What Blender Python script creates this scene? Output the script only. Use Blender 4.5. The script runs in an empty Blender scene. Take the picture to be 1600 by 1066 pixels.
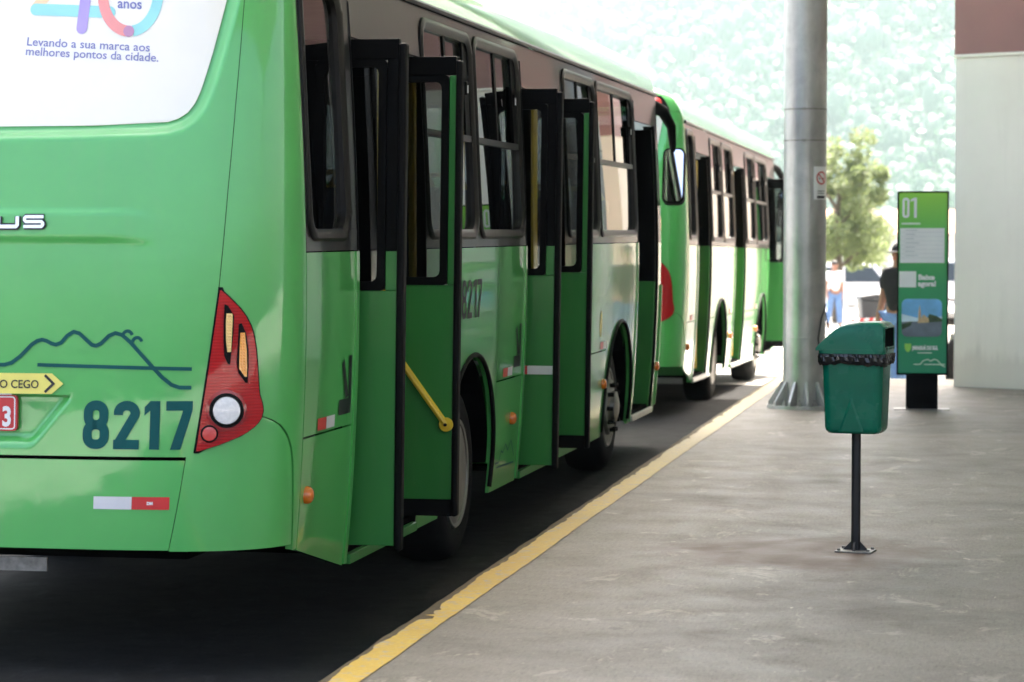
import bpy, bmesh, math, random
from mathutils import Vector, Matrix
R = math.radians
random.seed(7)
sc = bpy.context.scene
col = sc.collection

# ------------------------------------------------------------------ camera
PSI, TH, FPX = 11.257, 2.511, 3900.0
cam = bpy.data.cameras.new('camera'); camo = bpy.data.objects.new('camera', cam); col.objects.link(camo)
cam.sensor_width = 36.0; cam.sensor_fit = 'HORIZONTAL'
cam.lens = FPX / 1600 * 36.0
cam.clip_start = 0.1; cam.clip_end = 5000
camo.location = (0, 0, 1.56)
camo.rotation_euler = (R(90 - TH), 0, R(PSI))
cam.dof.use_dof = True; cam.dof.focus_distance = 11.5; cam.dof.aperture_fstop = 4.4
sc.camera = camo

# ------------------------------------------------------------------ light
SUN_EL, SUN_AZ = 60.0, 14.0          # azimuth measured from +Y (ahead) towards +X (right)
w = bpy.data.worlds.new('World'); sc.world = w; w.use_nodes = True
nt = w.node_tree; bg = nt.nodes['Background']
sky = nt.nodes.new('ShaderNodeTexSky'); sky.sky_type = 'NISHITA'; sky.sun_disc = False
sky.sun_elevation = R(SUN_EL); sky.sun_rotation = R(SUN_AZ)
sky.air_density = 0.8; sky.dust_density = 9.0; sky.ozone_density = 0.0
nt.links.new(sky.outputs[0], bg.inputs[0]); bg.inputs[1].default_value = 0.15
sl = bpy.data.lights.new('sun', 'SUN'); sl.energy = 4.0; sl.angle = R(0.6); sl.color = (1.0, 0.93, 0.83)
so = bpy.data.objects.new('sun', sl); col.objects.link(so)
sd = Vector((math.sin(R(SUN_AZ)) * math.cos(R(SUN_EL)), math.cos(R(SUN_AZ)) * math.cos(R(SUN_EL)), math.sin(R(SUN_EL))))
so.rotation_euler = sd.to_track_quat('Z', 'Y').to_euler(); so.location = sd * 60
vs = sc.view_settings
vs.view_transform = 'Standard'; vs.look = 'None'; vs.gamma = 1.0; vs.exposure = 2.8
sc.cycles.use_denoising = True
sc.cycles.max_bounces = 8; sc.cycles.diffuse_bounces = 4; sc.cycles.glossy_bounces = 4; sc.cycles.transparent_max_bounces = 16; sc.cycles.volume_bounces = 0
sc.cycles.use_adaptive_sampling = True; sc.cycles.adaptive_threshold = 0.02
sc.cycles.sample_clamp_indirect = 6.0

# ------------------------------------------------------------------ materials
def nodes(name):
    m = bpy.data.materials.new(name); m.use_nodes = True
    return m, m.node_tree, m.node_tree.nodes['Principled BSDF']
def ramp(nt, src, stops):
    r = nt.nodes.new('ShaderNodeValToRGB'); e = r.color_ramp.elements
    while len(e) < len(stops): e.new(0.5)
    for i, (p, c) in enumerate(stops):
        e[i].position = p; e[i].color = (*c, 1) if len(c) == 3 else c
    nt.links.new(src, r.inputs[0]); return r
def noise(nt, scale, detail=5, rough=0.55, vec=None, dist=0.0):
    n = nt.nodes.new('ShaderNodeTexNoise'); n.inputs['Scale'].default_value = scale
    n.inputs['Detail'].default_value = detail; n.inputs['Roughness'].default_value = rough
    n.inputs['Distortion'].default_value = dist
    if vec is not None: nt.links.new(vec, n.inputs['Vector'])
    return n
def objvec(nt, scale=(1, 1, 1)):
    tc = nt.nodes.new('ShaderNodeTexCoord'); mp = nt.nodes.new('ShaderNodeMapping')
    mp.inputs['Scale'].default_value = scale
    nt.links.new(tc.outputs['Object'], mp.inputs[0]); return mp.outputs[0]
def mix(nt, fac, a, b, mode='MIX'):
    n = nt.nodes.new('ShaderNodeMix'); n.data_type = 'RGBA'; n.blend_type = mode
    for sock, v in ((n.inputs[0], fac), (n.inputs[6], a), (n.inputs[7], b)):
        if hasattr(v, 'is_linked') or hasattr(v, 'links'): nt.links.new(v, sock)
        elif isinstance(v, (int, float)): sock.default_value = v
        else: sock.default_value = (*v, 1)
    return n.outputs[2]
def mat(name, c, rough=0.5, metal=0.0, coat=0.0, var=0.12, vscale=6.0, bump=0.0, bscale=80.0, emit=None, spec=0.5, rvar=0.0):
    m, nt, b = nodes(name)
    v = objvec(nt)
    n = noise(nt, vscale, vec=v)
    lo = tuple(x * (1 - var) for x in c); hi = tuple(min(1, x * (1 + var)) for x in c)
    r = ramp(nt, n.outputs[0], [(0.3, lo), (0.7, hi)])
    nt.links.new(r.outputs[0], b.inputs['Base Color'])
    b.inputs['Roughness'].default_value = rough; b.inputs['Metallic'].default_value = metal
    b.inputs['Specular IOR Level'].default_value = spec
    if rvar:
        rr = ramp(nt, n.outputs[0], [(0.3, (rough - rvar,) * 3), (0.7, (rough + rvar,) * 3)])
        nt.links.new(rr.outputs[0], b.inputs['Roughness'])
    if coat:
        b.inputs['Coat Weight'].default_value = coat; b.inputs['Coat Roughness'].default_value = 0.04
    if bump:
        n2 = noise(nt, bscale, 4, vec=v); bp = nt.nodes.new('ShaderNodeBump')
        bp.inputs['Strength'].default_value = bump; bp.inputs['Distance'].default_value = 0.01
        nt.links.new(n2.outputs[0], bp.inputs['Height']); nt.links.new(bp.outputs[0], b.inputs['Normal'])
    if emit:
        b.inputs['Emission Color'].default_value = (*c, 1); b.inputs['Emission Strength'].default_value = emit
    return m
def paint(name, c, rough=0.22, coat=1.0, dirt=0.5):
    """vehicle paint: clear coat, faint orange-peel, road dust thicker in streaks low down the body"""
    m, nt, b = nodes(name)
    v = objvec(nt, (1, 1, 1)); n = noise(nt, 1.7, 6, vec=v)
    v2 = objvec(nt, (6, 6, 0.7)); n2 = noise(nt, 3.0, 6, 0.6, vec=v2)
    base = mix(nt, ramp(nt, n.outputs[0], [(0.35, (0, 0, 0)), (0.75, (1, 1, 1))]).outputs[0], c, tuple(x * 0.88 for x in c))
    dust = ramp(nt, n2.outputs[0], [(0.52, (0, 0, 0)), (0.85, (0.16 * dirt,) * 3)]).outputs[0]
    base = mix(nt, dust, base, (0.22, 0.2, 0.17))
    nt.links.new(base, b.inputs['Base Color'])
    b.inputs['Roughness'].default_value = rough + 0.15
    b.inputs['Coat Weight'].default_value = coat
    rr = ramp(nt, n2.outputs[0], [(0.4, (0.03,) * 3), (0.9, (0.14,) * 3)])
    nt.links.new(rr.outputs[0], b.inputs['Coat Roughness'])
    n3 = noise(nt, 2.2, 3, vec=objvec(nt, (1, 0.35, 1))); bp = nt.nodes.new('ShaderNodeBump')
    bp.inputs['Strength'].default_value = 0.16; bp.inputs['Distance'].default_value = 0.012
    nt.links.new(n3.outputs[0], bp.inputs['Height']); nt.links.new(bp.outputs[0], b.inputs['Coat Normal'])
    return m
def glass(name, tint=(0.3, 0.33, 0.33), rough=0.0):
    m = bpy.data.materials.new(name); m.use_nodes = True; nt = m.node_tree
    for n in list(nt.nodes): nt.nodes.remove(n)
    out = nt.nodes.new('ShaderNodeOutputMaterial'); mx = nt.nodes.new('ShaderNodeMixShader')
    tr = nt.nodes.new('ShaderNodeBsdfTransparent'); gl = nt.nodes.new('ShaderNodeBsdfGlossy'); fr = nt.nodes.new('ShaderNodeFresnel')
    fr.inputs[0].default_value = 1.55
    v = objvec(nt); n = noise(nt, 3.0, 3, vec=v)
    r = ramp(nt, n.outputs[0], [(0.3, tuple(x * 0.9 for x in tint)), (0.7, tint)])
    nt.links.new(r.outputs[0], tr.inputs[0]); gl.inputs['Roughness'].default_value = rough
    # two faces of the pane reflect: 2R / (1 + R)
    m1 = nt.nodes.new('ShaderNodeMath'); m1.operation = 'MULTIPLY'; m1.inputs[1].default_value = 2.0
    m2 = nt.nodes.new('ShaderNodeMath'); m2.operation = 'ADD'; m2.inputs[1].default_value = 1.0
    m3 = nt.nodes.new('ShaderNodeMath'); m3.operation = 'DIVIDE'
    nt.links.new(fr.outputs[0], m1.inputs[0]); nt.links.new(fr.outputs[0], m2.inputs[0]); nt.links.new(m1.outputs[0], m3.inputs[0]); nt.links.new(m2.outputs[0], m3.inputs[1])
    nt.links.new(m3.outputs[0], mx.inputs[0]); nt.links.new(tr.outputs[0], mx.inputs[1]); nt.links.new(gl.outputs[0], mx.inputs[2])
    nt.links.new(mx.outputs[0], out.inputs[0]); return m

M = {}
M['green'] = paint('green_paint', (0.075, 0.44, 0.095))
M['green_shaded'] = paint('shaded_door_green', (0.022, 0.21, 0.032), 0.4, 0.3)  # darker copy of the body green, the doors' shade put into its colour
M['band'] = paint('graphite_band_paint', (0.02, 0.019, 0.019), 0.3, 0.42)
M['black'] = mat('black_rubber', (0.004, 0.004, 0.004), 0.6, var=0.3, spec=0.12)
M['dark'] = mat('underbody_black', (0.004, 0.004, 0.004), 0.95, var=0.4, spec=0.02)
M['door_black'] = mat('black_door_frame', (0.003, 0.003, 0.003), 0.5, var=0.2, spec=0.07)
M['trim'] = mat('grey_window_rubber', (0.012, 0.011, 0.0108), 0.36, var=0.2, spec=0.3)
M['glass'] = glass('tinted_bus_glass', (0.50, 0.53, 0.53))
M['door_glass'] = glass('door_glass', (0.68, 0.70, 0.69))
M['film'] = mat('white_window_film', (0.86, 0.85, 0.79), 0.3, coat=0.5, var=0.02)
M['inner'] = mat('grey_bus_interior', (0.30, 0.30, 0.30), 0.6, var=0.15)
M['seat'] = mat('dark_seat_plastic', (0.02, 0.03, 0.06), 0.5)
M['yellow_rail'] = mat('yellow_handrail', (0.72, 0.50, 0.03), 0.4, var=0.1)
M['lamp_red'] = mat('red_lamp_lens', (0.32, 0.006, 0.01), 0.15, coat=1.0, var=0.08)
M['lamp_red2'] = mat('red_reflector_lens', (0.62, 0.04, 0.04), 0.2, coat=1.0, var=0.08)
M['amber'] = mat('amber_led', (0.85, 0.33, 0.03), 0.25, coat=1.0, var=0.1)
M['amber_pale'] = mat('pale_amber_led', (0.9, 0.62, 0.22), 0.25, coat=1.0, var=0.1)
M['marker'] = mat('orange_marker_lens', (0.72, 0.17, 0.015), 0.15, coat=1.0)
M['rev'] = mat('clear_reverse_lens', (0.82, 0.82, 0.82), 0.15, coat=1.0, var=0.1, vscale=60)
M['teal'] = mat('dark_teal_lettering', (0.003, 0.085, 0.085), 0.5, var=0.08, spec=0.2)
M['tapew'] = mat('white_reflective_tape', (0.66, 0.66, 0.68), 0.35, var=0.06)
M['taper'] = mat('red_reflective_tape', (0.60, 0.03, 0.03), 0.35, var=0.08)
M['sign_y'] = mat('yellow_sticker', (0.80, 0.72, 0.16), 0.4, var=0.05)
M['ink'] = mat('black_print', (0.015, 0.015, 0.02), 0.5)
M['white'] = mat('white_print', (0.8, 0.8, 0.8), 0.5, var=0.03)
M['plate'] = mat('red_plate', (0.55, 0.02, 0.03), 0.35)
M['chrome'] = mat('chrome_letters', (0.8, 0.8, 0.8), 0.18, metal=0.9, var=0.05)
M['steel'] = mat('brushed_rim_steel', (0.26, 0.255, 0.24), 0.45, metal=0.8, var=0.2)
M['tyre'] = mat('tyre_rubber', (0.009, 0.009, 0.009), 0.8, var=0.3, bump=0.3, spec=0.15)
M['alu'] = mat('aluminium_sill', (0.5, 0.5, 0.48), 0.35, metal=0.6)
M['mirror'] = mat('mirror_glass', (0.9, 0.9, 0.92), 0.02, metal=1.0, var=0.01)
M['bolt'] = mat('dull_steel', (0.25, 0.24, 0.22), 0.5, metal=0.6, var=0.3, vscale=30)
M['p_blue'] = mat('blue_print', (0.20, 0.22, 0.50), 0.5, var=0.03)
M['p_cyan'] = mat('cyan_print', (0.32, 0.72, 0.74), 0.5, var=0.03)
M['p_purple'] = mat('purple_print', (0.42, 0.34, 0.74), 0.5, var=0.03)
M['p_red'] = mat('coral_print', (0.84, 0.33, 0.33), 0.5, var=0.03)
M['p_mauve'] = mat('mauve_print', (0.52, 0.28, 0.46), 0.5, var=0.03)
M['p_peach'] = mat('peach_print', (0.86, 0.66, 0.44), 0.5, var=0.03)

# ------------------------------------------------------------------ mesh helpers
class MB:
    def __init__(s): s.v = []; s.f = []
    def add(s, vs, fs):
        o = len(s.v); s.v += [tuple(x) for x in vs]; s.f += [tuple(i + o for i in f) for f in fs]; return s
    def box(s, a, b):
        (x0, y0, z0), (x1, y1, z1) = a, b
        return s.add([(x0, y0, z0), (x1, y0, z0), (x1, y1, z0), (x0, y1, z0), (x0, y0, z1), (x1, y0, z1), (x1, y1, z1), (x0, y1, z1)],
                     [(0, 3, 2, 1), (4, 5, 6, 7), (0, 1, 5, 4), (1, 2, 6, 5), (2, 3, 7, 6), (3, 0, 4, 7)])
    def prism(s, pts, d, axis=1):
        """polygon in the plane normal to axis, extruded between d[0] and d[1]"""
        n = len(pts); vs = []
        for e in d:
            for p in pts:
                q = list(p); q.insert(axis, e); vs.append(q)
        return s.add(vs, [tuple(range(n)), tuple(range(2 * n - 1, n - 1, -1))] + [(i, (i + 1) % n, n + (i + 1) % n, n + i) for i in range(n)])
    def tube(s, pts, r, n=10, cap=True):
        pts = [Vector(p) for p in pts]; rings = []
        rs = r if isinstance(r, (list, tuple)) else [r] * len(pts)
        up = None
        for i, p in enumerate(pts):
            t = (pts[min(i + 1, len(pts) - 1)] - pts[max(i - 1, 0)]).normalized()
            if up is None: up = Vector((0, 0, 1)) if abs(t.z) < 0.9 else Vector((1, 0, 0))
            a = t.cross(up).normalized(); b = a.cross(t).normalized(); up = b
            rings.append([p + (a * math.cos(2 * math.pi * k / n) + b * math.sin(2 * math.pi * k / n)) * rs[i] for k in range(n)])
        vs = [q for ri in rings for q in ri]; fs = []
        for i in range(len(pts) - 1):
            for k in range(n): fs.append((i * n + k, i * n + (k + 1) % n, (i + 1) * n + (k + 1) % n, (i + 1) * n + k))
        if cap: fs += [tuple(range(n - 1, -1, -1)), tuple((len(pts) - 1) * n + k for k in range(n))]
        return s.add(vs, fs)
    def lathe(s, prof, n=32, origin=(0, 0, 0), axis='z'):
        """prof: (radius, height) list turned round the axis"""
        vs = []; o = origin
        for r, h in prof:
            for k in range(n):
                c, q = r * math.cos(2 * math.pi * k / n), r * math.sin(2 * math.pi * k / n)
                vs.append((o[0] + c, o[1] + q, o[2] + h) if axis == 'z' else ((o[0] + h, o[1] + c, o[2] + q) if axis == 'x' else (o[0] + c, o[1] + h, o[2] - q)))
        fs = [(i * n + k, i * n + (k + 1) % n, (i + 1) * n + (k + 1) % n, (i + 1) * n + k) for i in range(len(prof) - 1) for k in range(n)]
        if prof[0][0] > 1e-4: fs.append(tuple(range(n - 1, -1, -1)))
        if prof[-1][0] > 1e-4: fs.append(tuple((len(prof) - 1) * n + k for k in range(n)))
        return s.add(vs, fs)
    def patch(s, pt, na, nb, t=0.0):
        """pt(a, b, off) over the unit square, turned in by t at its border"""
        vs = [pt(i / na, j / nb, 0.0) for j in range(nb + 1) for i in range(na + 1)]
        g = lambda i, j: j * (na + 1) + i
        fs = [(g(i, j), g(i + 1, j), g(i + 1, j + 1), g(i, j + 1)) for j in range(nb) for i in range(na)]
        if t:
            loop = [(i, 0) for i in range(na)] + [(na, j) for j in range(nb)] + [(i, nb) for i in range(na, 0, -1)] + [(0, j) for j in range(nb, 0, -1)]
            o = len(vs); vs += [pt(i / na, j / nb, -t) for i, j in loop]; n = len(loop)
            fs += [(g(*loop[(k + 1) % n]), g(*loop[k]), o + k, o + (k + 1) % n) for k in range(n)]
        return s.add(vs, fs)
    def build(s, name, m, parent=None, smooth=False, bevel=0.0, seg=2, loc=None, fix=True):
        me = bpy.data.meshes.new(name); me.from_pydata(s.v, [], s.f)
        if fix:
            bm = bmesh.new(); bm.from_mesh(me); bmesh.ops.recalc_face_normals(bm, faces=bm.faces); bm.to_mesh(me); bm.free()
        me.validate(); me.update()
        o = bpy.data.objects.new(name, me); col.objects.link(o)
        me.materials.append(M[m] if isinstance(m, str) else m)
        if parent is not None: o.parent = parent
        if loc: o.location = loc
        if smooth:
            for p in me.polygons: p.use_smooth = True
            if smooth != 'all':
                md = o.modifiers.new('split', 'EDGE_SPLIT'); md.split_angle = R(38)
        if bevel:
            md = o.modifiers.new('bevel', 'BEVEL'); md.width = bevel; md.segments = seg; md.limit_method = 'ANGLE'; md.angle_limit = R(35)
        return o
def tag(o, label, cat, group=None):
    o['label'] = label; o['category'] = cat
    if group: o['group'] = group
    return o
def struct(o, label=None):
    o['kind'] = 'structure'
    if label: o['label'] = label
    return o
def thing(name, label, cat, loc=(0, 0, 0), rz=0.0, group=None):
    o = bpy.data.objects.new(name, None); col.objects.link(o); o.location = loc; o.rotation_euler = (0, 0, rz)
    return tag(o, label, cat, group)
def interp(x, tab):
    if x <= tab[0][0]: return tab[0][1]
    if x >= tab[-1][0]: return tab[-1][1]
    i, j = 0, len(tab) - 1
    while j - i > 1:
        m_ = (i + j) // 2
        if tab[m_][0] <= x: i = m_
        else: j = m_
    (a, b), (c, d) = tab[i], tab[j]
    return b + (d - b) * (x - a) / (c - a) if c > a else d
def rr2(x0, x1, y0, y1, r, n=6):
    """rounded rectangle, counter-clockwise"""
    out = []
    for cx, cy, a in ((x1 - r, y0 + r, -90), (x1 - r, y1 - r, 0), (x0 + r, y1 - r, 90), (x0 + r, y0 + r, 180)):
        for k in range(n + 1):
            t = R(a + 90 * k / n); out.append((cx + r * math.cos(t), cy + r * math.sin(t)))
    return out
def stroke(pts, wd, closed=False, step=0.03):
    """thick 2-D polyline -> (verts, quads) with mitred joints"""
    P = []
    n = len(pts)
    for i in range(n if closed else n - 1):
        a, b = Vector(pts[i]), Vector(pts[(i + 1) % n]); k = max(1, int((b - a).length / step))
        P += [a + (b - a) * j / k for j in range(k)]
    if not closed: P.append(Vector(pts[-1]))
    n = len(P); vs = []
    for i, p in enumerate(P):
        d0 = (p - P[i - 1]) if (closed or i) else (P[1] - p)
        d1 = (P[(i + 1) % n] - p) if (closed or i < n - 1) else d0
        d0, d1 = d0.normalized(), d1.normalized(); t = (d0 + d1).normalized(); nn = Vector((-t.y, t.x))
        k = min(1.6, 1 / max(0.4, nn.dot(Vector((-d0.y, d0.x)))))
        vs += [p + nn * wd / 2 * k, p - nn * wd / 2 * k]
    fs = [(2 * i, 2 * i + 1, 2 * ((i + 1) % n) + 1, 2 * ((i + 1) % n)) for i in range(n if closed else n - 1)]
    return vs, fs
def text2(body, size, bold=0.0, sx=1.0, align='LEFT', space=1.0, shear=0.0):
    cu = bpy.data.curves.new('txt', 'FONT'); cu.body = body; cu.size = size; cu.offset = bold; cu.align_x = align
    cu.dimensions = '2D'; cu.fill_mode = 'BOTH'; cu.resolution_u = 3; cu.space_character = space; cu.shear = shear
    o = bpy.data.objects.new('txt', cu); col.objects.link(o)
    dg = bpy.context.evaluated_depsgraph_get(); me = bpy.data.meshes.new_from_object(o.evaluated_get(dg))
    vs = [(v.co.x * sx, v.co.y) for v in me.vertices]; fs = [tuple(p.vertices) for p in me.polygons]
    bpy.data.objects.remove(o); bpy.data.curves.remove(cu); bpy.data.meshes.remove(me)
    return vs, fs
def decal(shapes, mp, name, m, parent):
    """2-D shapes laid on a surface through mp(x, y)"""
    b = MB()
    for vs, fs in shapes: b.add([mp(x, y) for x, y in vs], fs)
    return b.build(name, m, parent, fix=False)
def poly(pts): return [Vector(p) for p in pts], [tuple(range(len(pts)))]
def rectgrid(x0, x1, y0, y1, n=6, k=2):
    return [(x0 + (x1 - x0) * i / n, y0 + (y1 - y0) * j / k) for j in range(k + 1) for i in range(n + 1)], \
           [(j * (n + 1) + i, j * (n + 1) + i + 1, (j + 1) * (n + 1) + i + 1, (j + 1) * (n + 1) + i) for j in range(k) for i in range(n)]
def disc(cx, cy, r, n=24, ry=None):
    return [(cx + r * math.cos(2 * math.pi * k / n), cy + (ry or r) * math.sin(2 * math.pi * k / n)) for k in range(n)], [tuple(range(n))]
def digit_shapes(ch, x, y, wd, h, t):
    """condensed bold numerals drawn with strokes"""
    l, r, b, u = x + t / 2, x + wd - t / 2, y + t / 2, y + h - t / 2; m = (b + u) / 2; q = (r - l) * 0.42
    if ch == '8': return [stroke(rr2(l + t * .08, r - t * .08, m, u, q), t, True, .02), stroke(rr2(l, r, b, m, q), t, True, .02)]
    if ch == '2':
        arc = [(l, u - q * 1.3)] + [((l + r) / 2 + (r - l) / 2 * math.cos(R(a)), u - q + q * math.sin(R(a))) for a in range(180, -31, -15)]
        return [stroke(arc + [(l + t * .1, b + t * .2)], t, False, .02), poly([(l - t / 2, b - t / 2), (r + t / 2, b - t / 2), (r + t / 2, b + t / 2), (l - t / 2, b + t / 2)])]
    if ch == '1': return [poly([(r - t / 2, y), (r + t / 2, y), (r + t / 2, y + h), (r - t / 2, y + h)]), poly([(r - t / 2, y + h), (x, y + h - t * .62), (x, y + h - t * 1.45), (r - t / 2, y + h - t * .95)])]
    if ch == '7': return [poly([(l - t / 2, u - t / 2), (r + t / 2, u - t / 2), (r + t / 2, u + t / 2), (l - t / 2, u + t / 2)]), poly([(r - t * .5, u - t / 2), (r + t / 2, u - t / 2), (l + t * 1.15, y), (l + t * .05, y)])]
    if ch == '0': return [stroke(rr2(l, r, b, u, q), t, True, .02)]
    return []
def number(txt, x, y, wd, h, t, gap):
    out = []
    for ch in txt:
        k = wd * 0.78 if ch == '1' else wd
        out += digit_shapes(ch, x, y, k, h, t); x += k + gap
    return out

# ------------------------------------------------------------------ ground, road, platform
def ground_z(y):
    if y < 21: return -0.164
    if y < 34: return -0.164 - 0.0115 * (y - 21)
    if y < 80: return -0.3135 - 0.016 * (y - 34)
    return -1.05
def kerb_x(y): return -2.290 - 0.0062 * y

def concrete(name, base, rough, stain=1.0, scale=1.0, spec=0.4, spot=None):
    m, nt, b = nodes(name); v = objvec(nt); b.inputs['Specular IOR Level'].default_value = spec
    big = noise(nt, 0.5 * scale, 9, 0.66, v, 0.15); mid = noise(nt, 3.2 * scale, 8, 0.62, v, 0.3); fine = noise(nt, 45 * scale, 5, 0.7, v)
    c = ramp(nt, big.outputs[0], [(0.30, tuple(x * 0.80 for x in base)), (0.52, base), (0.72, tuple(x * 1.16 for x in base))]).outputs[0]
    c = mix(nt, 0.55, c, ramp(nt, mid.outputs[0], [(0.3, (0.62, 0.60, 0.57)), (0.5, (1, 1, 1)), (0.75, (1.0, 1.0, 1.0))]).outputs[0], 'MULTIPLY')
    c = mix(nt, 0.35, c, ramp(nt, fine.outputs[0], [(0.32, (0.5, 0.5, 0.5)), (0.6, (1, 1, 1))]).outputs[0], 'MULTIPLY')
    grit = noise(nt, 160 * scale, 3, 0.75, v)
    c = mix(nt, 0.5, c, ramp(nt, grit.outputs[0], [(0.30, (0.3, 0.29, 0.27)), (0.46, (1, 1, 1)), (0.60, (1, 1, 1)), (0.74, (1.9, 1.9, 1.85))]).outputs[0], 'MULTIPLY')
    grain = noise(nt, 75 * scale, 4, 0.8, objvec(nt, (1, 0.16, 1)))
    c = mix(nt, 0.75, c, ramp(nt, grain.outputs[0], [(0.33, (0.50, 0.49, 0.47)), (0.47, (0.94, 0.94, 0.93)), (0.58, (1, 1, 1)), (0.72, (1.6, 1.6, 1.57))]).outputs[0], 'MULTIPLY')
    # old damp patches and tracked dirt
    blot = noise(nt, 0.9 * scale, 12, 0.74, objvec(nt, (0.55, 0.9, 1)), 0.25)
    c = mix(nt, 0.75 * min(1, stain), c, ramp(nt, blot.outputs[0], [(0.36, (0.55, 0.53, 0.49)), (0.46, (0.9, 0.9, 0.89)), (0.58, (1, 1, 1)), (0.64, (1.25, 1.25, 1.23))]).outputs[0], 'MULTIPLY')
    # pale scuffs, long along the walking direction, and dark blots of old gum and oil
    v2 = objvec(nt, (1.5, 0.8, 1)); sc1 = noise(nt, 2.2 * scale, 10, 0.74, v2, 0.6)
    c = mix(nt, ramp(nt, sc1.outputs[0], [(0.58, (0, 0, 0)), (0.63, (0.55 * stain,) * 3), (0.70, (0.15 * stain,) * 3)]).outputs[0], c, tuple(min(1, x * 1.75) for x in base))
    spk = noise(nt, 13 * scale, 4, 0.6, objvec(nt, (1, 0.5, 1)), 0.4)
    c = mix(nt, ramp(nt, spk.outputs[0], [(0.70, (0, 0, 0)), (0.735, (0.55 * stain,) * 3), (0.8, (0.75 * stain,) * 3)]).outputs[0], c, tuple(min(1, x * 2.6) for x in base))
    # hairline cracks
    ck = nt.nodes.new('ShaderNodeTexVoronoi'); ck.feature = 'DISTANCE_TO_EDGE'; ck.inputs['Scale'].default_value = 0.42 * scale
    wv_ = noise(nt, 2.5, 5, 0.6, v); mv = nt.nodes.new('ShaderNodeMix'); mv.data_type = 'VECTOR'; mv.inputs[0].default_value = 0.12
    nt.links.new(v, mv.inputs[4]); nt.links.new(wv_.outputs['Color'], mv.inputs[5]); nt.links.new(mv.outputs[1], ck.inputs['Vector'])
    c = mix(nt, ramp(nt, ck.outputs['Distance'], [(0.0, (0.16 * stain,) * 3), (0.003, (0.10 * stain,) * 3), (0.006, (0, 0, 0))]).outputs[0], c, tuple(x * 0.35 for x in base))
    vo = nt.nodes.new('ShaderNodeTexVoronoi'); vo.inputs['Scale'].default_value = 1.3 * scale; nt.links.new(v, vo.inputs['Vector'])
    c = mix(nt, ramp(nt, vo.outputs['Distance'], [(0.0, (0.55 * stain,) * 3), (0.035, (0.5 * stain,) * 3), (0.05, (0, 0, 0))]).outputs[0], c, tuple(x * 0.3 for x in base))
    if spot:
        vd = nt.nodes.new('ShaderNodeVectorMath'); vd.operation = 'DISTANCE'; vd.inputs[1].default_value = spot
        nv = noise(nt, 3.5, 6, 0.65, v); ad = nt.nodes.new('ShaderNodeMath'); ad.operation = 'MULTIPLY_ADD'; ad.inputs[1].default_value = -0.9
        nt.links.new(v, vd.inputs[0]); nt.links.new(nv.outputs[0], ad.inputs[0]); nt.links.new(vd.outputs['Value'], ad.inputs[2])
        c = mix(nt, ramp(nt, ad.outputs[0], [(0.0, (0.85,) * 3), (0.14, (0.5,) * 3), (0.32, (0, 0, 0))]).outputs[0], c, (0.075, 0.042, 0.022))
    nt.links.new(c, b.inputs['Base Color'])
    rr = ramp(nt, mid.outputs[0], [(0.3, (rough - 0.1,) * 3), (0.7, (rough + 0.12,) * 3)]); nt.links.new(rr.outputs[0], b.inputs['Roughness'])
    bp = nt.nodes.new('ShaderNodeBump'); bp.inputs['Strength'].default_value = 0.35; bp.inputs['Distance'].default_value = 0.004
    nt.links.new(fine.outputs[0], bp.inputs['Height']); nt.links.new(bp.outputs[0], b.inputs['Normal'])
    return m
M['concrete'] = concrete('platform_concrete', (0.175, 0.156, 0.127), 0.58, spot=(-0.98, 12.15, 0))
M['kerb'] = concrete('kerb_concrete', (0.11, 0.08, 0.042), 0.8)  # dirty scuffed brown, with the outer band's shade put into the colour
M['asphalt'] = concrete('asphalt', (0.024, 0.024, 0.0245), 0.85, 0.8, 2.2, 0.06)
M['yard'] = concrete('pale_yard', (0.34, 0.33, 0.31), 0.8, 0.3, 0.4)
def kerb_paint():
    m, nt, b = nodes('worn_yellow_paint'); v = objvec(nt)
    n = noise(nt, 14, 10, 0.72, v, 0.4); n2 = noise(nt, 1.1, 4, 0.5, v); ab = noise(nt, 60, 3, 0.6, v)
    sep = nt.nodes.new('ShaderNodeSeparateXYZ'); nt.links.new(v, sep.inputs[0])
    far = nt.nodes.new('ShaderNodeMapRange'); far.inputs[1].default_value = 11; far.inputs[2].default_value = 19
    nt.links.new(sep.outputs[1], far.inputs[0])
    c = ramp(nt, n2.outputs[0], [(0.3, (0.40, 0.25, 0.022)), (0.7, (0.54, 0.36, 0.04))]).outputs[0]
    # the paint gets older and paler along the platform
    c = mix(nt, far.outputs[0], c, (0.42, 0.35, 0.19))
    wear = ramp(nt, n.outputs[0], [(0.535, (0, 0, 0)), (0.60, (0.85, 0.85, 0.85))]).outputs[0]
    c = mix(nt, wear, c, (0.30, 0.27, 0.22))
    c = mix(nt, 0.3, c, ramp(nt, ab.outputs[0], [(0.35, (0.55, 0.55, 0.55)), (0.6, (1, 1, 1))]).outputs[0], 'MULTIPLY')
    nt.links.new(c, b.inputs['Base Color']); b.inputs['Roughness'].default_value = 0.6
    return m
M['kerb_paint'] = kerb_paint()

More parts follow.
